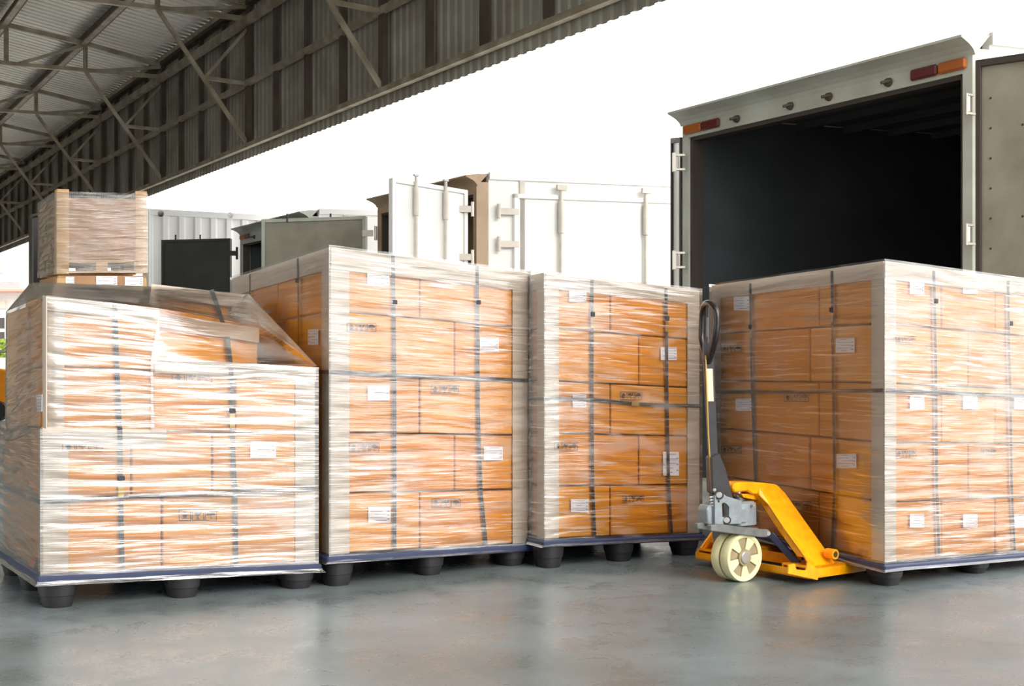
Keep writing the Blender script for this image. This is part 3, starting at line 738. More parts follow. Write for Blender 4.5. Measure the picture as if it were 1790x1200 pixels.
# steer wheels
def wheel(b):
    c = JP(1303, 975, b-.025*(1 if b < 0 else -1)); d = c-OJ; a0 = d.dot(E1)
    if b > -.06: a0 = wheel.a
    wheel.a = a0; R = .1045; W = .046; mb = MB(); n = 48
    prof = [(R*.80, -W*.40), (R*.86, -W*.5), (R*.97, -W*.5), (R, -W*.38), (R, W*.38), (R*.97, W*.5), (R*.86, W*.5), (R*.80, W*.40)]
    P = [J(a0+r*math.cos(2*PI*i/n), b+t_, R+r*math.sin(2*PI*i/n)) for i in range(n) for r, t_ in prof]; k_ = len(prof)
    mb.add(P, [(i*k_+j_, i*k_+j_+1, ((i+1) % n)*k_+j_+1, ((i+1) % n)*k_+j_) for i in range(n) for j_ in range(k_-1)]+[(i*k_+k_-1, i*k_, ((i+1) % n)*k_, ((i+1) % n)*k_+k_-1) for i in range(n)])
    wl = mb.build('steer_wheel', M['cream'], jk, smooth=True)
    for k2 in range(10):                     # ten webs, alternately proud and recessed
        t0, t1 = 2*PI*(k2+.03)/10+.1, 2*PI*(k2+.97)/10+.1; wdt = W*(.40 if k2 % 2 else .30)
        r0, r1_ = R*.30, R*.82
        pts = [J(a0+r0*math.cos(t0), b-wdt, R+r0*math.sin(t0))]+[J(a0+r1_*math.cos(t0+(t1-t0)*i/5), b-wdt, R+r1_*math.sin(t0+(t1-t0)*i/5)) for i in range(6)]+[J(a0+r0*math.cos(t1), b-wdt, R+r0*math.sin(t1))]
        MB().prism(pts, E2*wdt*2).build('wheel_web', M['cream' if k2 % 2 else 'creamd'], wl, bevel=.002)
    mb = MB(); mb.cyl(J(a0, b-W*.52, R), J(a0, b+W*.52, R), R*.34, n=28)
    hb = mb.build('hub', M['creamd'], wl, smooth=True)
    MB().cyl(J(a0, b-W*.66, R), J(a0, b+W*.66, R), R*.25, n=24).build('hub_cap', M['bolt'], wl, bevel=.003, smooth=True)
    return a0
wa = wheel(-.095); wheel(-.040)
MB().cyl(J(wa, -.11, .1045), J(wa, .03, .1045), .012).build('axle', M['darksteel'], jk)
mb = MB(); mb.hexa([J(wa-.03, -.03, .1), J(wa+.03, -.03, .1), J(wa+.03, .03, .1), J(wa-.03, .03, .1), J(wa-.05, -.04, .225), J(wa+.05, -.04, .225), J(wa+.05, .04, .225), J(wa-.05, .04, .225)])
mb.build('steer_fork', M['bar'], jk, bevel=.004)
# pump
pc = JP(1290, 900, 0); d = pc-OJ; pa = d.dot(E1)
mb = MB(); n = 24; rings = []
for z, k_ in ((.226, .85), (.232, 1.0), (.30, 1.0), (.325, .98), (.333, .8)):
    for i in range(n):
        t_ = 2*PI*i/n; x = math.copysign(abs(math.cos(t_))**.55, math.cos(t_)); y = math.copysign(abs(math.sin(t_))**.55, math.sin(t_))
        mb.v.append(J(pa+x*.062*k_, y*.058*k_-.012, z))
for r_ in range(4):
    for i in range(n): mb.f.append((r_*n+i, r_*n+(i+1) % n, (r_+1)*n+(i+1) % n, (r_+1)*n+i)); mb.mi.append(0)
mb.f.append(tuple(range(n-1, -1, -1))); mb.f.append(tuple(4*n+i for i in range(n))); mb.mi += [0, 0]
pump = mb.build('pump', M['casting'], jk, smooth=True)
MB().cyl(J(pa, 0, .33), J(pa, 0, .352), .036, .03, 20).build('pump_collar', M['darksteel'], pump, smooth=True)
MB().cyl(J(pa, 0, .35), J(pa, 0, .375), .017, n=16).build('piston', M['bolt'], pump)
pr = [JP(x, y, -.08) for x, y in ((1286, 892), (1306, 892), (1306, 914), (1286, 914))]
MB().prism(pr, E2*.02).build('pump_pad', M['casting'], pump, bevel=.002)
MB().cyl(JP(1315, 884, -.075), JP(1318, 884, -.085), .006, n=10).build('bolt', M['bolt'], pump)
# bracket plates that carry the handle
bp = [JP(x, y, -.09) for x, y in ((1250, 917), (1250, 868), (1256, 859), (1264, 861), (1276, 873), (1292, 875), (1292, 882), (1275, 883), (1272, 899), (1262, 905), (1262, 908), (1272, 906), (1292, 906), (1292, 916))]
outer = [(1250, 917), (1250, 868), (1256, 859), (1264, 861), (1276, 873), (1296, 875), (1296, 916)]
hole = [(1263, 900), (1262, 881), (1268, 880), (1274, 884), (1274, 904), (1266, 906)]
for b in (-.085, .035):
    # plate with a window: a strip of quads between outline and hole
    o_ = [(1250, 917), (1250, 868), (1257, 859), (1270, 868), (1296, 876), (1296, 916)]
    mb = MB(); n = len(o_); O = [JP(x, y, b) for x, y in o_]; Hh = [JP(x, y, b) for x, y in hole]
    Hh = [JP(*p, b) for p in ((1263, 904), (1262, 881), (1266, 879), (1271, 882), (1275, 887), (1274, 906))]
    th = E2*.012; vs = O+Hh+[p+th for p in O]+[p+th for p in Hh]; fs = []
    for i in range(n):
        j_ = (i+1) % n; fs += [(i, j_, n+j_, n+i), (2*n+i, 3*n+i, 3*n+j_, 2*n+j_), (i, 2*n+i, 2*n+j_, j_), (n+i, n+j_, 3*n+j_, 3*n+i)]
    mb.add(vs, fs); br = mb.build('handle_bracket', M['casting'], jk)
    if b < 0:
        for x, y, r_ in ((1257, 866, .013), (1270, 910, .013), (1249, 857, .007)):
            mb = MB(); mb.cyl(JP(x, y, b-.012), JP(x, y, b), r_, n=18); mb.build('bolt', M['bolt'], br, bevel=.002)
            if r_ > .01: MB().cyl(JP(x, y, b-.008), JP(x, y, b), r_*1.5, n=20).build('washer', M['darksteel'], br)
        MB().cyl(JP(1256, 877, b-.002), JP(1256, 877, b), .005, n=12).build('bolt', M['seal'], br)
    for k2 in range(4) if b < 0 else ():
        a = JP(1240+k2, 870+k2*5, -.07); MB().cyl(a, a+E1*.04, .005, n=8).build('spring_coil', M['bolt'], br)
cb = [JP(x, y, -.07) for x, y in ((1238, 918), (1236, 892), (1240, 884), (1252, 880), (1252, 918))]
MB().prism(cb, E2*.06).build('valve_block', M['casting'], jk, bevel=.004)
# handle: tapered foot, steel bar, looped grip (turned a little from the forks)
G = Vector((-.10, .995, 0)).normalized()
def HPt(px, py, Y=4.70, g_=0): return at(px, py, Y)+G*g_
ft = [HPt(x, y) for x, y in ((1240, 862), (1238, 799), (1253, 792), (1264, 820), (1277, 872), (1262, 878), (1252, 866))]
foot = MB().prism([p-G*.045 for p in ft], G*.09).build('handle_foot', M['darksteel'], jk, bevel=.005)
bar = [HPt(x, y) for x, y in ((1239, 802), (1229, 628), (1229, 600), (1247, 600), (1247, 634), (1254, 802))]
hb = MB().prism([p-G*.012 for p in bar], G*.024).build('handle_bar', M['darksteel'], jk, bevel=.002)
st = [HPt(x, y)-G*.0135 for x, y in ((1235, 702), (1234, 645), (1244, 645), (1246, 702))]
MB().prism(st, -G*.001).build('sticker', M['sticker'], hb)
MB().tube([HPt(1231, 622)-G*.02, HPt(1236, 760)-G*.02, HPt(1242, 862)-G*.02], .004).build('release_rod', M['buckle'], hb)
def loopP(px, py, g_): return at(px, py, 4.70)+G*g_
near_side = [(1236, 632), (1243, 612), (1247, 590), (1248, 560), (1246, 540), (1239, 531)]
lp = [loopP(1237, 634, 0), loopP(1240, 612, -.05), loopP(1241, 590, -.085), loopP(1243, 565, -.09), loopP(1242, 545, -.08), loopP(1239, 534, -.045), loopP(1237, 530, 0), loopP(1237, 532, .05), loopP(1238, 545, .09), loopP(1238, 565, .10), loopP(1237, 590, .095), loopP(1237, 612, .06)]
def smooth_loop(P, k_=4):
    out = []; n = len(P)
    for i in range(n):
        a, b, c, d = P[(i-1) % n], P[i], P[(i+1) % n], P[(i+2) % n]
        for q in range(k_):
            t_ = q/k_; out.append(.5*((2*b)+(c-a)*t_+(2*a-5*b+4*c-d)*t_*t_+(3*b-a-3*c+d)*t_**3))
    return out
MB().tube(smooth_loop(lp), .0135, 12, True).build('grip_loop', M['black'], jk, smooth=True)
MB().tube([loopP(1238, 533, 0), loopP(1237, 590, .0), loopP(1237, 630, 0)], [.008, .009, .012], 8).build('grip_web', M['darksteel'], jk)
MB().tube([loopP(1233, 556, -.03), loopP(1233, 590, -.03)], .006, 8).build('release_lever', M['bar'], jk)
settle(jk)

# ------------------------------------------------------------------ trucks
MS = Vector((.93, .367, 0)).normalized(); MUP = Vector((0, 0, .035))     # along a truck's side, going away
def truck(label_, cols, tops, opentop, z0, wheels=True, frame='truckpaint', lights=True, depth=6.0, lining='inside'):
    """cols: pixel columns of the two rear posts; tops: rows of the frame's top there; rear stands on the dock line"""
    (xl, xr), (yl, yr) = cols, tops; YL, YR = tY(xl), tY(xr)
    pl, pr_ = at(xl, yl, YL), at(xr, yr, YR); W = (Vector((pr_.x, pr_.y))-Vector((pl.x, pl.y))).length
    ex = Vector((pr_.x-pl.x, pr_.y-pl.y, 0)).normalized(); ez = Z
    out = Vector((ex.y, -ex.x, 0));
    if out.y > 0: out = -out
    root = empty('box_truck', (pl+Vector((0, 0, -1.2-pl.z))).lerp(pr_+Vector((0, 0, -1.2-pr_.z)), .5), label_, 'truck')
    def T(s, d, z):                          # s 0..W along the tail, d into the truck, z above/below the frame top
        t_ = s/W; top = pl.z*(1-t_)+pr_.z*t_
        p = Vector((pl.x, pl.y, 0))+ex*s+MS*max(d, 0)+out*max(-d, 0); p.z = top+z+.035*max(d, 0); return p
    def B(nm, s0, s1, d0, d1, za, zb_, m, parent=root, bevel=0):
        f = lambda s, d, z: T(s, d, z) if not callable(z) else z(s, d)
        return MB().hexa([T(s0, d0, za), T(s1, d0, za), T(s1, d1, za), T(s0, d1, za), T(s0, d0, zb_), T(s1, d0, zb_), T(s1, d1, zb_), T(s0, d1, zb_)]).build(nm, M[m], parent, bevel)
    oh = opentop; pw = .07; zbot = z0-(pl.z+pr_.z)/2
    fr = B('rear_post', 0, pw, 0, .14, zbot, 0, frame); B('rear_post', W-pw, W, 0, .14, zbot, 0, frame)
    B('rear_header', pw, W-pw, 0, .14, -oh, 0, frame); B('rear_sill', 0, W, -.02, .14, zbot-.16, zbot, frame)
    B('seal', pw, pw+.03, .02, .12, zbot, -oh, 'seal', fr); B('seal', W-pw-.03, W-pw, .02, .12, zbot, -oh, 'seal', fr); B('seal', pw, W-pw, .02, .12, -oh-.03, -oh, 'seal', fr)
    # cornice: a curved hood along the header
    prof = [(0, -.045), (-.02, -.015), (-.06, .01), (-.11, .028), (-.15, .04), (-.15, .056), (0, .085), (.12, .085)]
    mb = MB(); ends = []
    for s in (-.02, W+.02): ends.append([T(s, d, z) for d, z in prof])
    n = len(prof); mb.add(ends[0]+ends[1], [(i, i+1, n+i+1, n+i) for i in range(n-1)]+[tuple(range(n)), tuple(range(2*n-1, n-1, -1)), (n-1, 0, n, 2*n-1)])
    mb.build('cornice', M[frame], root)
    B('side_wall', 0, .05, .14, depth, zbot, .06, 'truckwhite'); sw = B('side_wall', W-.05, W, .14, depth, zbot, .06, 'truckwhite')
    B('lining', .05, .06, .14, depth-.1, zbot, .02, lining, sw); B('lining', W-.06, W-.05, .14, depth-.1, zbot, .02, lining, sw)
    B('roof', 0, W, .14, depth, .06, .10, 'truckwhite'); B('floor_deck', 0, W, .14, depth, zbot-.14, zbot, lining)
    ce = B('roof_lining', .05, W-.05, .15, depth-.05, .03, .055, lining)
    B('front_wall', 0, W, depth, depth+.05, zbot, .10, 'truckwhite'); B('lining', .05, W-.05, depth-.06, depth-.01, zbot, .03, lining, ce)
    d = .6
    while d < depth-.3:
        B('roof_rib', .06, W-.06, d, d+.06, -.03, .03, lining, ce); d += .5
    tb = B('top_rail', W-.002, W+.025, .14, depth, .03, .11, 'truckwhite')
    B('rub_rail', W-.001, W+.02, .5, .56, zbot, .06, 'rod', tb)
    if lights:
        for s, order in ((.03, ('amber', 'red')), (W-.45, ('red', 'amber'))):
            for i, c_ in enumerate(order):
                B('tail_light', s+i*.21, s+i*.21+.205, -.03, 0, -.125, -.05, c_, fr, bevel=.012)
        for s in (.235, .44, .575, .765):
            p = T(s*W, 0, -oh*.62)
            mb = MB(); mb.cyl(p-MS*.03, p+MS*.005, .024, .034, 12); mb.beam(p+Vector((-.07, -.04, -.012)), p+Vector((.0, -.035, .004)), .02, .02)
            mb.build('lock_keeper', M['stud'], root, bevel=.003)
    B('chassis_rail', W*.3, W*.36, .1, depth+.6, zbot-.42, zbot-.14, 'seal'); B('chassis_rail', W*.64, W*.7, .1, depth+.6, zbot-.42, zbot-.14, 'seal')
    zz = (pl.z+pr_.z)/2
    for d in (1.3, 4.6):
        for s in (.16, W-.16):
            c = T(s, d, 0); c.z = -1.2+.45
            MB().cyl(c-ex*.13, c+ex*.13, .45, n=28).build('wheel', M['tyre'], root, smooth=True)
    return root, T, W, zbot

def panel(root, name, pa_, pb_, zlo, inner, rim, outer=None, th=.06, normal=None, hinge_at=None, hinges=(), rods=(), rivets=False, mrod='rod'):
    """a door leaf: pa_ and pb_ are its two top corners; frame rim, inner lining, hinges and lock rods as parts of it"""
    e = Vector((pb_.x-pa_.x, pb_.y-pa_.y, 0)); Wd = e.length; e.normalize(); n = Vector((e.y, -e.x, 0))
    if n.y > 0: n = -n
    def Q(s, d, f): # s along, d out towards viewer, f 0 bottom..1 top
        t_ = s/Wd; zt = pa_.z*(1-t_)+pb_.z*t_; p = Vector((pa_.x, pa_.y, 0))+e*s+n*d; p.z = zlo+(zt-zlo)*f; return p
    hx = lambda s0, s1, d0, d1, f0, f1: MB().hexa([Q(s0, d0, f0), Q(s1, d0, f0), Q(s1, d1, f0), Q(s0, d1, f0), Q(s0, d0, f1), Q(s1, d0, f1), Q(s1, d1, f1), Q(s0, d1, f1)])
    dr = hx(0, Wd, -th, 0, 0, 1).build(name, M[inner], root, bevel=.004)
    rw = .045; fh = rw/(pa_.z-zlo)
    for a in ((0, rw, 0, 1), (Wd-rw, Wd, 0, 1), (rw, Wd-rw, 1-fh, 1), (rw, Wd-rw, 0, fh)):
        hx(a[0], a[1], 0, .022, a[2], a[3]).build('door_rim', M[rim], dr, bevel=.003)
    for s, f in hinges:
        mb = hx(s-.02, s+.16, .022, .04, f-.02, f+.02); p = Q(s+.17, .03, f)
        mb.cyl(p-Z*.07, p+Z*.07, .022, n=12); mb.build('hinge', M['chrome'], dr, bevel=.002)
    for s in rods:
        mb = MB(); mb.cyl(Q(s, .035, .02), Q(s, .035, 1.015), .018, n=12); mb.cyl(Q(s, .035, .60), Q(s, .035, .66), .026, n=12)
        mb.cyl(Q(s, .035, .88), Q(s, .035, .98), .028, n=12); p = Q(s, .035, 1.02); mb.beam(p-e*.03, p+e*.03, .03, .02)
        mb.build('lock_rod', M[mrod], dr, smooth=True)
    if rivets:
        for i in range(14):
            for s in (.10, Wd*.55) if i % 3 == 0 else (.10,):
                p = Q(s, 0, .06+.92*i/14); MB().cyl(p-n*.002, p+n*.006, .009, .005, 8).build('rivet', M['seal'], dr)
    return dr, Q, Wd

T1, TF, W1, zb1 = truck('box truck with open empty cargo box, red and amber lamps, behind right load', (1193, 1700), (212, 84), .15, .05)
zlo = .02
# right leaf swung out to the right, left leaf folded back, seen edge-on
pa_ = at(1704, 107, 7.0); pb_ = at(1860, 84, 6.62)
panel(T1, 'door', pa_, pb_, zlo, 'dkdoor', 'seal', rivets=True)
for f in (182, 410):
    p = at(1690, f, 6.93); mb = MB(); mb.cyl(p-Z*.07, p+Z*.07, .009, n=10); mb.beam(p+Z*.06, p+Z*.06+Vector((.05, .02, 0)), .02, .016); mb.beam(p-Z*.06, p-Z*.06+Vector((.06, .02, 0)), .02, .016)
    mb.beam(p-Z*.05+Vector((.012, .0, 0)), p+Z*.05+Vector((.012, 0, 0)), .016, .012); mb.build('hinge', M['chrome'], T1, bevel=.002)
pa_ = at(1176, 242, 9.7); pb_ = at(1193, 240, 9.22)
panel(T1, 'door', pa_, pb_, zlo, 'truckwhite', 'seal', th=.05)
for f in (284, 455):
    p = at(1187, f, 9.1); mb = MB(); mb.cyl(p-Z*.07, p+Z*.07, .012, n=10); mb.beam(p+Z*.06-Vector((.05, 0, 0)), p+Z*.06+Vector((.05, 0, 0)), .025, .02); mb.beam(p-Z*.06-Vector((.05, 0, 0)), p-Z*.06+Vector((.05, 0, 0)), .025, .02)
    mb.beam(p-Z*.08-Vector((.04, 0, 0)), p+Z*.08-Vector((.04, 0, 0)), .03, .03); mb.build('hinge', M['chrome'], T1, bevel=.002)
settle(T1)

T2, TF2, W2, zb2 = truck('white box truck with side door rods and open rear doors, seen behind middle loads', (660, 833), (357, 318), .13, .05, frame='brownframe', lights=False, lining='brownframe')
pa_ = at(684, 311, 11.14); pb_ = at(816, 333, 11.80)
panel(T2, 'door', pa_, pb_, zlo, 'truckwhite', 'truckwhite', rods=(.29, .68), th=.05)
for f in (366, 450):
    p = at(826, f, 11.75); mb = MB(); mb.beam(p-Vector((.28, .02, 0)), p, .02, .07); mb.cyl(p-Z*.08, p+Z*.08, .018, n=10); mb.build('hinge', M['chrome'], T2, bevel=.002)
pa_ = at(458, 384, 14.1); pb_ = at(640, 378, 13.86)
panel(T2, 'door', pa_, pb_, zlo, 'dkdoor', 'truckpaint')
for x in (502, 578):
    p = at(x, 382, 14.02); MB().cyl(p-Z*.05, p+Z*.06, .012, n=8).build('lock_rod', M['seal'], T2)
p = at(650, 408, 13.8); mb = MB(); mb.beam(p-Vector((.12, 0, 0)), p+Vector((.02, 0, 0)), .02, .08); mb.cyl(p-Z*.09+Vector((.05, 0, 0)), p+Z*.09+Vector((.05, 0, 0)), .02, n=10); mb.build('hinge', M['chrome'], T2)
# side door on the white flank: frame, hinges and two lock rods
def TS(d, z): return TF2(W2+.02, d, z)
side = MB().hexa([TF2(W2, .45, zb2+.1), TF2(W2+.02, .45, zb2+.1), TF2(W2+.02, 3.2, zb2+.1), TF2(W2, 3.2, zb2+.1), TF2(W2, .45, -.16), TF2(W2+.02, .45, -.16), TF2(W2+.02, 3.2, -.16), TF2(W2, 3.2, -.16)]).build('side_door', M['truckwhite'], T2, bevel=.004)
for (d0, d1, z0_, z1_) in ((.42, .47, zb2+.1, -.12), (.42, 3.2, -.17, -.12)):
    MB().hexa([TF2(W2, d0, z0_), TF2(W2+.045, d0, z0_), TF2(W2+.045, d1, z0_), TF2(W2, d1, z0_), TF2(W2, d0, z1_), TF2(W2+.045, d0, z1_), TF2(W2+.045, d1, z1_), TF2(W2, d1, z1_)]).build('door_rim', M['truckwhite'], side, bevel=.004)
def side_d(px):                              # distance along the flank at a pixel column
    a = (px-895)/F; o = TF2(W2+.05, 0, 0); return (a*o.y-o.x)/(MS.x-a*MS.y)
for px in (980, 1128):
    d = side_d(px); mb = MB(); mb.cyl(TF2(W2+.06, d, zb2+.1), TF2(W2+.06, d, -.02), .02, n=12); mb.cyl(TF2(W2+.06, d, -.55), TF2(W2+.06, d, -.2), .034, n=12)
    q_ = TF2(W2+.07, d, -.04); mb.beam(q_-MS*.06, q_+MS*.06, .05, .06); mb.build('lock_rod', M['rod'], side, smooth=True)
for z in (-.32, -.68):
    d = side_d(872); mb = MB(); mb.beam(TF2(W2+.04, d, z), TF2(W2+.04, d+.24, z), .02, .07); mb.cyl(TF2(W2+.05, d, z-.08), TF2(W2+.05, d, z+.08), .022, n=10); mb.build('hinge', M['rod'], side)
settle(T2)

T3, TF3, W3, zb3 = truck('grey-framed box truck with dark open door at left, farthest of the three trucks', (420, 540), (407, 378), .2, .05, lights=True)
pa_ = at(283, 420, 18.2); pb_ = at(403, 417, 17.98)
panel(T3, 'door', pa_, pb_, zlo, 'dkdoor2', 'dkdoor2')
for x in (307, 350):
    p = at(x, 418, 18.1); MB().cyl(p-Z*.05, p+Z*.07, .014, n=8).build('lock_rod', M['seal'], T3)
p = at(411, 443, 17.9); mb = MB(); mb.beam(p-Vector((.10, 0, 0)), p+Vector((.02, 0, 0)), .02, .08); mb.cyl(p-Z*.1+Vector((.03, 0, 0)), p+Z*.1+Vector((.03, 0, 0)), .02, n=10); mb.build('hinge', M['seal'], T3)
settle(T3)

# dock plate between floor and the near truck
p0 = Vector((tx(8.2), 8.2, 0)); dn = Vector((-.8275, -.561, 0))
mb = MB(); q = [p0+dn*.06, p0+D*1.2+dn*.06, p0+D*1.2+dn*1.1, p0+dn*1.1]
mb.prism([v+Z*.002 for v in q], Z*.012)
o = mb.build('dock_plate', M['plate'], bevel=.003); o['label'] = 'light steel dock plate bridging to the near truck, behind the pallet jack'; o['category'] = 'dock plate'

# ------------------------------------------------------------------ background left
# two white containers, one on the other
cd = Vector((.94, .33, 0)).normalized(); cn = Vector((.33, -.94, 0)).normalized()
def container(z0, z1, label_):
    root = empty('shipping_container', (-6.7, 20, z0), label_, 'container')
    P0 = Vector((-6.72, 20.0, 0)); Lc = 6.0; n = 21
    mb = MB(); pts = []
    for i in range(n):
        for f, d in ((0, 0), (.3, 0), (.42, -.05), (.88, -.05)):
            pts.append(P0+cd*((i+f)*Lc/n)+cn*d)
    for p in pts: mb.v += [p+Z*(z0+.12), p+Z*(z1-.10)]
    for i in range(len(pts)-1): mb.f.append((2*i, 2*i+2, 2*i+3, 2*i+1)); mb.mi.append(0)
    mb.build('side_sheet', M['truckwhite'], root)
    for za, zb_ in ((z0, z0+.14), (z1-.11, z1)):
        MB().beam(P0+Z*(za+zb_)/2, P0+cd*Lc+Z*(za+zb_)/2, .06, zb_-za).build('rail', M['truckwhite'], root)
    for s in (0, Lc): MB().beam(P0+cd*s+Z*z0, P0+cd*s+Z*z1, .12, .12).build('corner_post', M['truckwhite'], root)
    B_ = [P0-cn*.06, P0+cd*Lc-cn*.06, P0+cd*Lc-cn*2.3, P0-cn*2.3]
    MB().prism([v+Z*(z1-.06) for v in B_], Z*.05).build('roof', M['truckwhite'], root)
    MB().prism([B_[0]+Z*z0, B_[3]+Z*z0, B_[3]+Z*z1, B_[0]+Z*z1], cd*.05).build('end_wall', M['truckwhite'], root)
    for px in (281, 402):
        k_ = (px-895)/F; a = (k_*P0.y-P0.x)/(cd.x-k_*cd.y); p = P0+cd*a; p.z = zrow(374 if px < 300 else 377, p.y)
        if z1 > 3: MB().cyl(p+cn*.0, p+cn*.03, .055, n=16).build('vent', M['seal'], root)
    settle(root)
container(1.62, 4.22, 'upper white corrugated shipping container behind the dark truck door'); container(-1.2, 1.60, 'lower white corrugated shipping container, under the upper one')

# two loads standing one on the other behind the stepped load
LB = Load((100, 10.0, 335, 478), (256, 10.25, 339, 477), (68, 10.8, 353, 487))
rb = empty('wrapped_carton_stack', (LB.n.x, LB.n.y, LB.zb[0]-.02), 'brown carton in cloudy film with tan corner posts, on top behind stepped load', 'pallet load')
carton(LB, rb, 0, 1, 0, 1, .17, .93); 
for c in rb.children: c.data.materials[0] = M['brown']
for k_ in range(2):
    z0_, z1_ = ((.13, .165), (0, .03))[k_]
    for i in range(3): 
        w0 = i*.4; MB().hexa([LB.P(*q_) for q_ in ((0, w0, z0_), (1, w0, z0_), (1, w0+.18, z0_), (0, w0+.18, z0_), (0, w0, z1_), (1, w0, z1_), (1, w0+.18, z1_), (0, w0+.18, z1_))]).build('pallet_board', M['pine'], rb)
for i in range(3):
    for j_ in range(3):
        a, b = i*.43, j_*.42; MB().hexa([LB.P(*q_) for q_ in ((a, b, .03), (a+.13, b, .03), (a+.13, b+.15, .03), (a, b+.15, .03), (a, b, .13), (a+.13, b, .13), (a+.13, b+.15, .13), (a, b+.15, .13))]).build('pallet_block', M['pine'], rb)
vboard(LB, rb, 0, 0, 1, 1, -.01, 1.03, .1, 'board_tan'); vboard(LB, rb, 1, 0, -1, 1, -.01, 1.03, .1, 'board_tan')
mb = MB(); ou, ow = .012/LB.lu, .012/LB.lw
film_patch(mb, LB.P(-ou, -ow, 0), LB.P(1+ou, -ow, 0), LB.P(1+ou, -ow, 1), LB.P(-ou, -ow, 1), 24, 70, .006, 60)
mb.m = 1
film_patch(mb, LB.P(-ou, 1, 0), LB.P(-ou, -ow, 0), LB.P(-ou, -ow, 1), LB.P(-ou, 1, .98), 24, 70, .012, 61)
mb.build('stretch_film', [M['film'], M['film_less_glint']], rb, smooth=True)
p = LB.LP(84, 410, .016); MB().prism([p, p+LB.ew*.03, p+LB.ew*.03+Z*.1, p+Z*.12], LB.ln*.002).build('green_mark', M['greenmark'], rb)
settle(rb)
LC = Load((100, 10.0, 481, 840), (256, 10.25, 481, 832), (68, 10.8, 489, 822))
rc = empty('wrapped_carton_stack', (LC.n.x, LC.n.y, 0), 'lower film-wrapped carton stack with white papers, mostly hidden behind stepped load', 'pallet load')
carton(LC, rc, 0, 1, 0, 1, 0, 1)
for c in rc.children: c.data.materials[0] = M['brown']
hostc = rc.children[0]
for t_ in ((115, 484, 130, 497), (168, 483, 205, 500), (218, 484, 250, 500)): label(LC, rc, 'F', *t_, host=hostc, rows=3)
vboard(LC, rc, 0, 0, 1, 1, 0, .985, .1, 'board_tan'); vboard(LC, rc, 1, 0, -1, 1, 0, .985, .1, 'board_tan')
MB().prism([LC.P(-.03, -.03, 0)-Z*.04, LC.P(1.03, -.03, 0)-Z*.04, LC.P(1.03, 1.03, 0)-Z*.04, LC.P(-.03, 1.03, 0)-Z*.04], Z*.035).build('pallet_deck', M['plastic'], rc)
for a in (.1, .5, .9):
    for b in (.1, .5, .9):
        c = LC.P(a, b, 0); c.z -= .04; foot_mesh(c, LC.eu, LC.ew, h=max(c.z, .02)).build('foot', M['foot'], rc, smooth=True)
settle(rc)
# dark wrapped load beside them
LD = Load((56, 12.2, 379, 760), (86, 12.4, 372, 758), (50, 12.9, 376, 755))
rd = empty('wrapped_load', (LD.n.x, LD.n.y, 0), 'tall narrow black-wrapped load left of the brown carton stack', 'pallet load')
MB().hexa([LD.P(*q_) for q_ in ((0, 0, 0), (1, 0, 0), (1, 1, 0), (0, 1, 0), (0, 0, .5), (1, 0, .5), (1, 1, .5), (0, 1, .5))]).build('wrapped_case', M['dark'], rd, bevel=.02)
MB().hexa([LD.P(*q_) for q_ in ((0, 0, .503), (1, 0, .503), (1, 1, .503), (0, 1, .503), (0, 0, 1), (1, 0, 1), (1, 1, 1), (0, 1, 1))]).build('wrapped_case', M['dark'], rd, bevel=.02)
zz = LD.P(0, 0, 0).z
MB().prism([LD.P(-.05, -.05, 0), LD.P(1.05, -.05, 0), LD.P(1.05, 1.05, 0), LD.P(-.05, 1.05, 0)], -Z*.04).build('pallet_deck', M['pine'], rd)
for a in (.1, .85):
    for b in (.1, .85):
        c = LD.P(a, b, 0); MB().box(c.x-.05, c.x+.05, c.y-.05, c.y+.05, 0, c.z-.04).build('pallet_block', M['pine'], rd)
settle(rd)

# far white building with gutter, awning, windows
Yb = 74.0
bd = empty('building', (at(20, 690, Yb).x, Yb, -1.2), 'far white building with pale red gutter and two small windows, at left edge', 'building')
x0, x1 = at(-160, 0, Yb).x, at(150, 0, Yb).x
MB().box(x0, x1, Yb, Yb+6, -1.2, zrow(380, Yb)).build('wall', M['white'], bd)
MB().box(x0, x1, Yb-1.2, Yb, zrow(512, Yb), zrow(508, Yb)).build('awning', M['redtrim'], bd)
def win(px0, py0, px1, py1):
    a, b = at(px0, py1, Yb), at(px1, py0, Yb)
    f = MB().box(a.x-.1, b.x+.1, Yb-.08, Yb+.02, a.z-.1, b.z+.1).build('window', M['white'], bd)
    zc = (a.z+b.z)/2
    for za, zb_ in ((a.z, zc-.12), (zc+.12, b.z)): MB().box(a.x, b.x, Yb-.1, Yb-.08, za, zb_).build('pane', M['winglass'], f)
win(-14, 556, 9, 600); win(-60, 556, -34, 600)
a, b = at(-10, 478, Yb), at(5, 445, Yb); MB().box(a.x, b.x, Yb-.1, Yb-.02, a.z, b.z).build('window', M['plate'], bd)
for i in range(4): z = zrow(503-i*3, Yb); MB().box(at(-10, 0, Yb).x, at(34, 0, Yb).x, Yb-.06, Yb, z, z+.05).build('louvre_slat', M['plate'], bd)
a = at(6, 540, Yb); MB().box(a.x-.2, a.x+.25, Yb-.3, Yb, a.z, a.z+.5).build('lamp_box', M['rod'], bd)
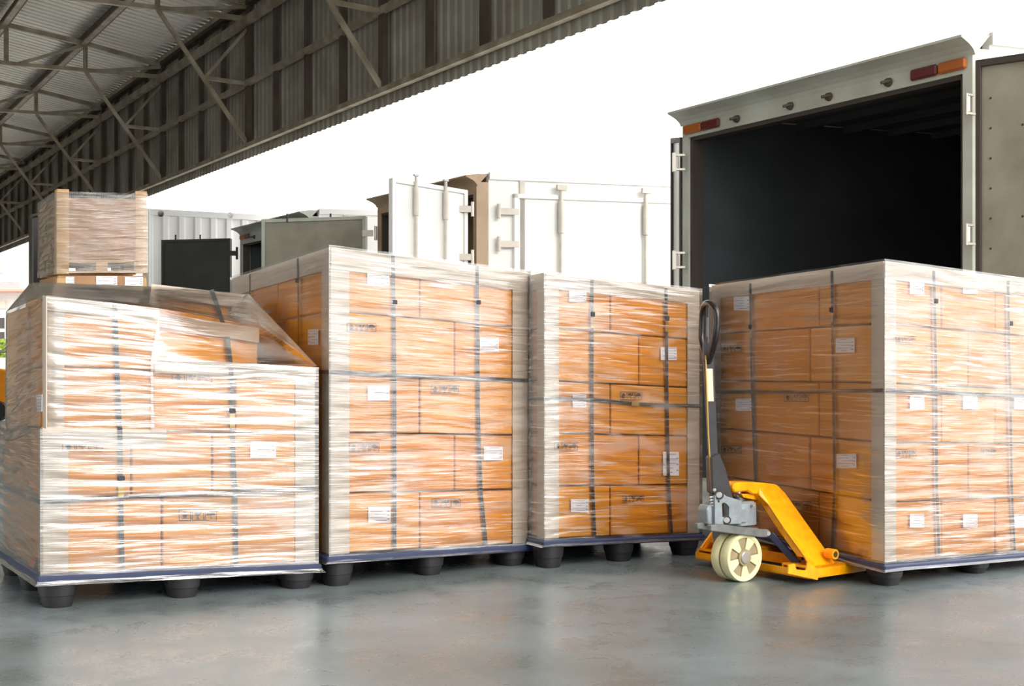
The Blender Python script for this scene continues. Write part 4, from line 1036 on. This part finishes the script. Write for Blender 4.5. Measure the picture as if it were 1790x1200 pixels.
for px, s_ in ((31, -1), (34, 1)):
    MB().beam(at(px-2*s_, 512, Yb-1), at(px, 545, Yb-.1), .08, .08).build('bracket', M['plate'], bd)
settle(bd)
# low white wall with shrub behind it
a, b = at(-60, 642, 58.), at(60, 642, 58.)
o = MB().box(a.x, b.x, 58, 58.25, -1.2, a.z+.5).build('parapet', M['white'], bevel=.01); o['label'] = 'low white wall in front of the far building'; o['category'] = 'wall'
mb = MB(); rr = random.Random(3)
for i in range(700):
    c = at(rr.uniform(-40, 13), rr.uniform(594, 640), 58.9+rr.uniform(-.3, .3)); t_ = Vector((rr.uniform(-1, 1), rr.uniform(-1, 1), rr.uniform(-.6, 1))).normalized(); n_ = t_.orthogonal().normalized()*.09
    mb.add([c-t_*.14, c+n_, c+t_*.14, c-n_], [(0, 1, 2, 3)])
for i in range(6): mb.cyl(at(-34+i*8, 700, 58.9), at(-34+i*8, 610, 58.9), .02, n=6)
o = mb.build('shrub', M['leaf']); o['label'] = 'pale green leafy shrub above the low white wall'; o['category'] = 'shrub'
# forklift at the left edge, seen in part
Yk = 33.0
fk = empty('forklift', (at(-28, 0, Yk).x, Yk, 0), 'orange forklift cut off by the left edge, far back on the floor', 'forklift')
X = lambda px: at(px, 0, Yk).x
cw = [Vector((X(x), Yk, zrow(y, Yk))) for x, y in ((-50, 725), (8, 725), (14, 712), (17, 680), (15, 648), (-6, 644), (-50, 650))]
MB().prism(cw, Vector((0, 1.1, 0))).build('body', M['orange'], fk, bevel=.04)
for px in (-2, -44):
    for y in (Yk-.05, Yk+1.0):
        c = Vector((X(px), y, .30)); MB().cyl(c-Vector((0, .12, 0)), c+Vector((0, .12, 0)), .30, n=22).build('wheel', M['tyre'], fk, smooth=True)
for x in (-50, -8): MB().beam((X(x), Yk+.1, .8), (X(x), Yk+.1, 2.1), .06, .06).build('guard_post', M['seal'], fk)
MB().box(X(-52), X(-4), Yk, Yk+1.1, 2.1, 2.16).build('guard_roof', M['seal'], fk)
MB().beam((X(-60), Yk+.5, .05), (X(-60), Yk+.5, 2.3), .5, .12).build('mast', M['seal'], fk)
settle(fk)
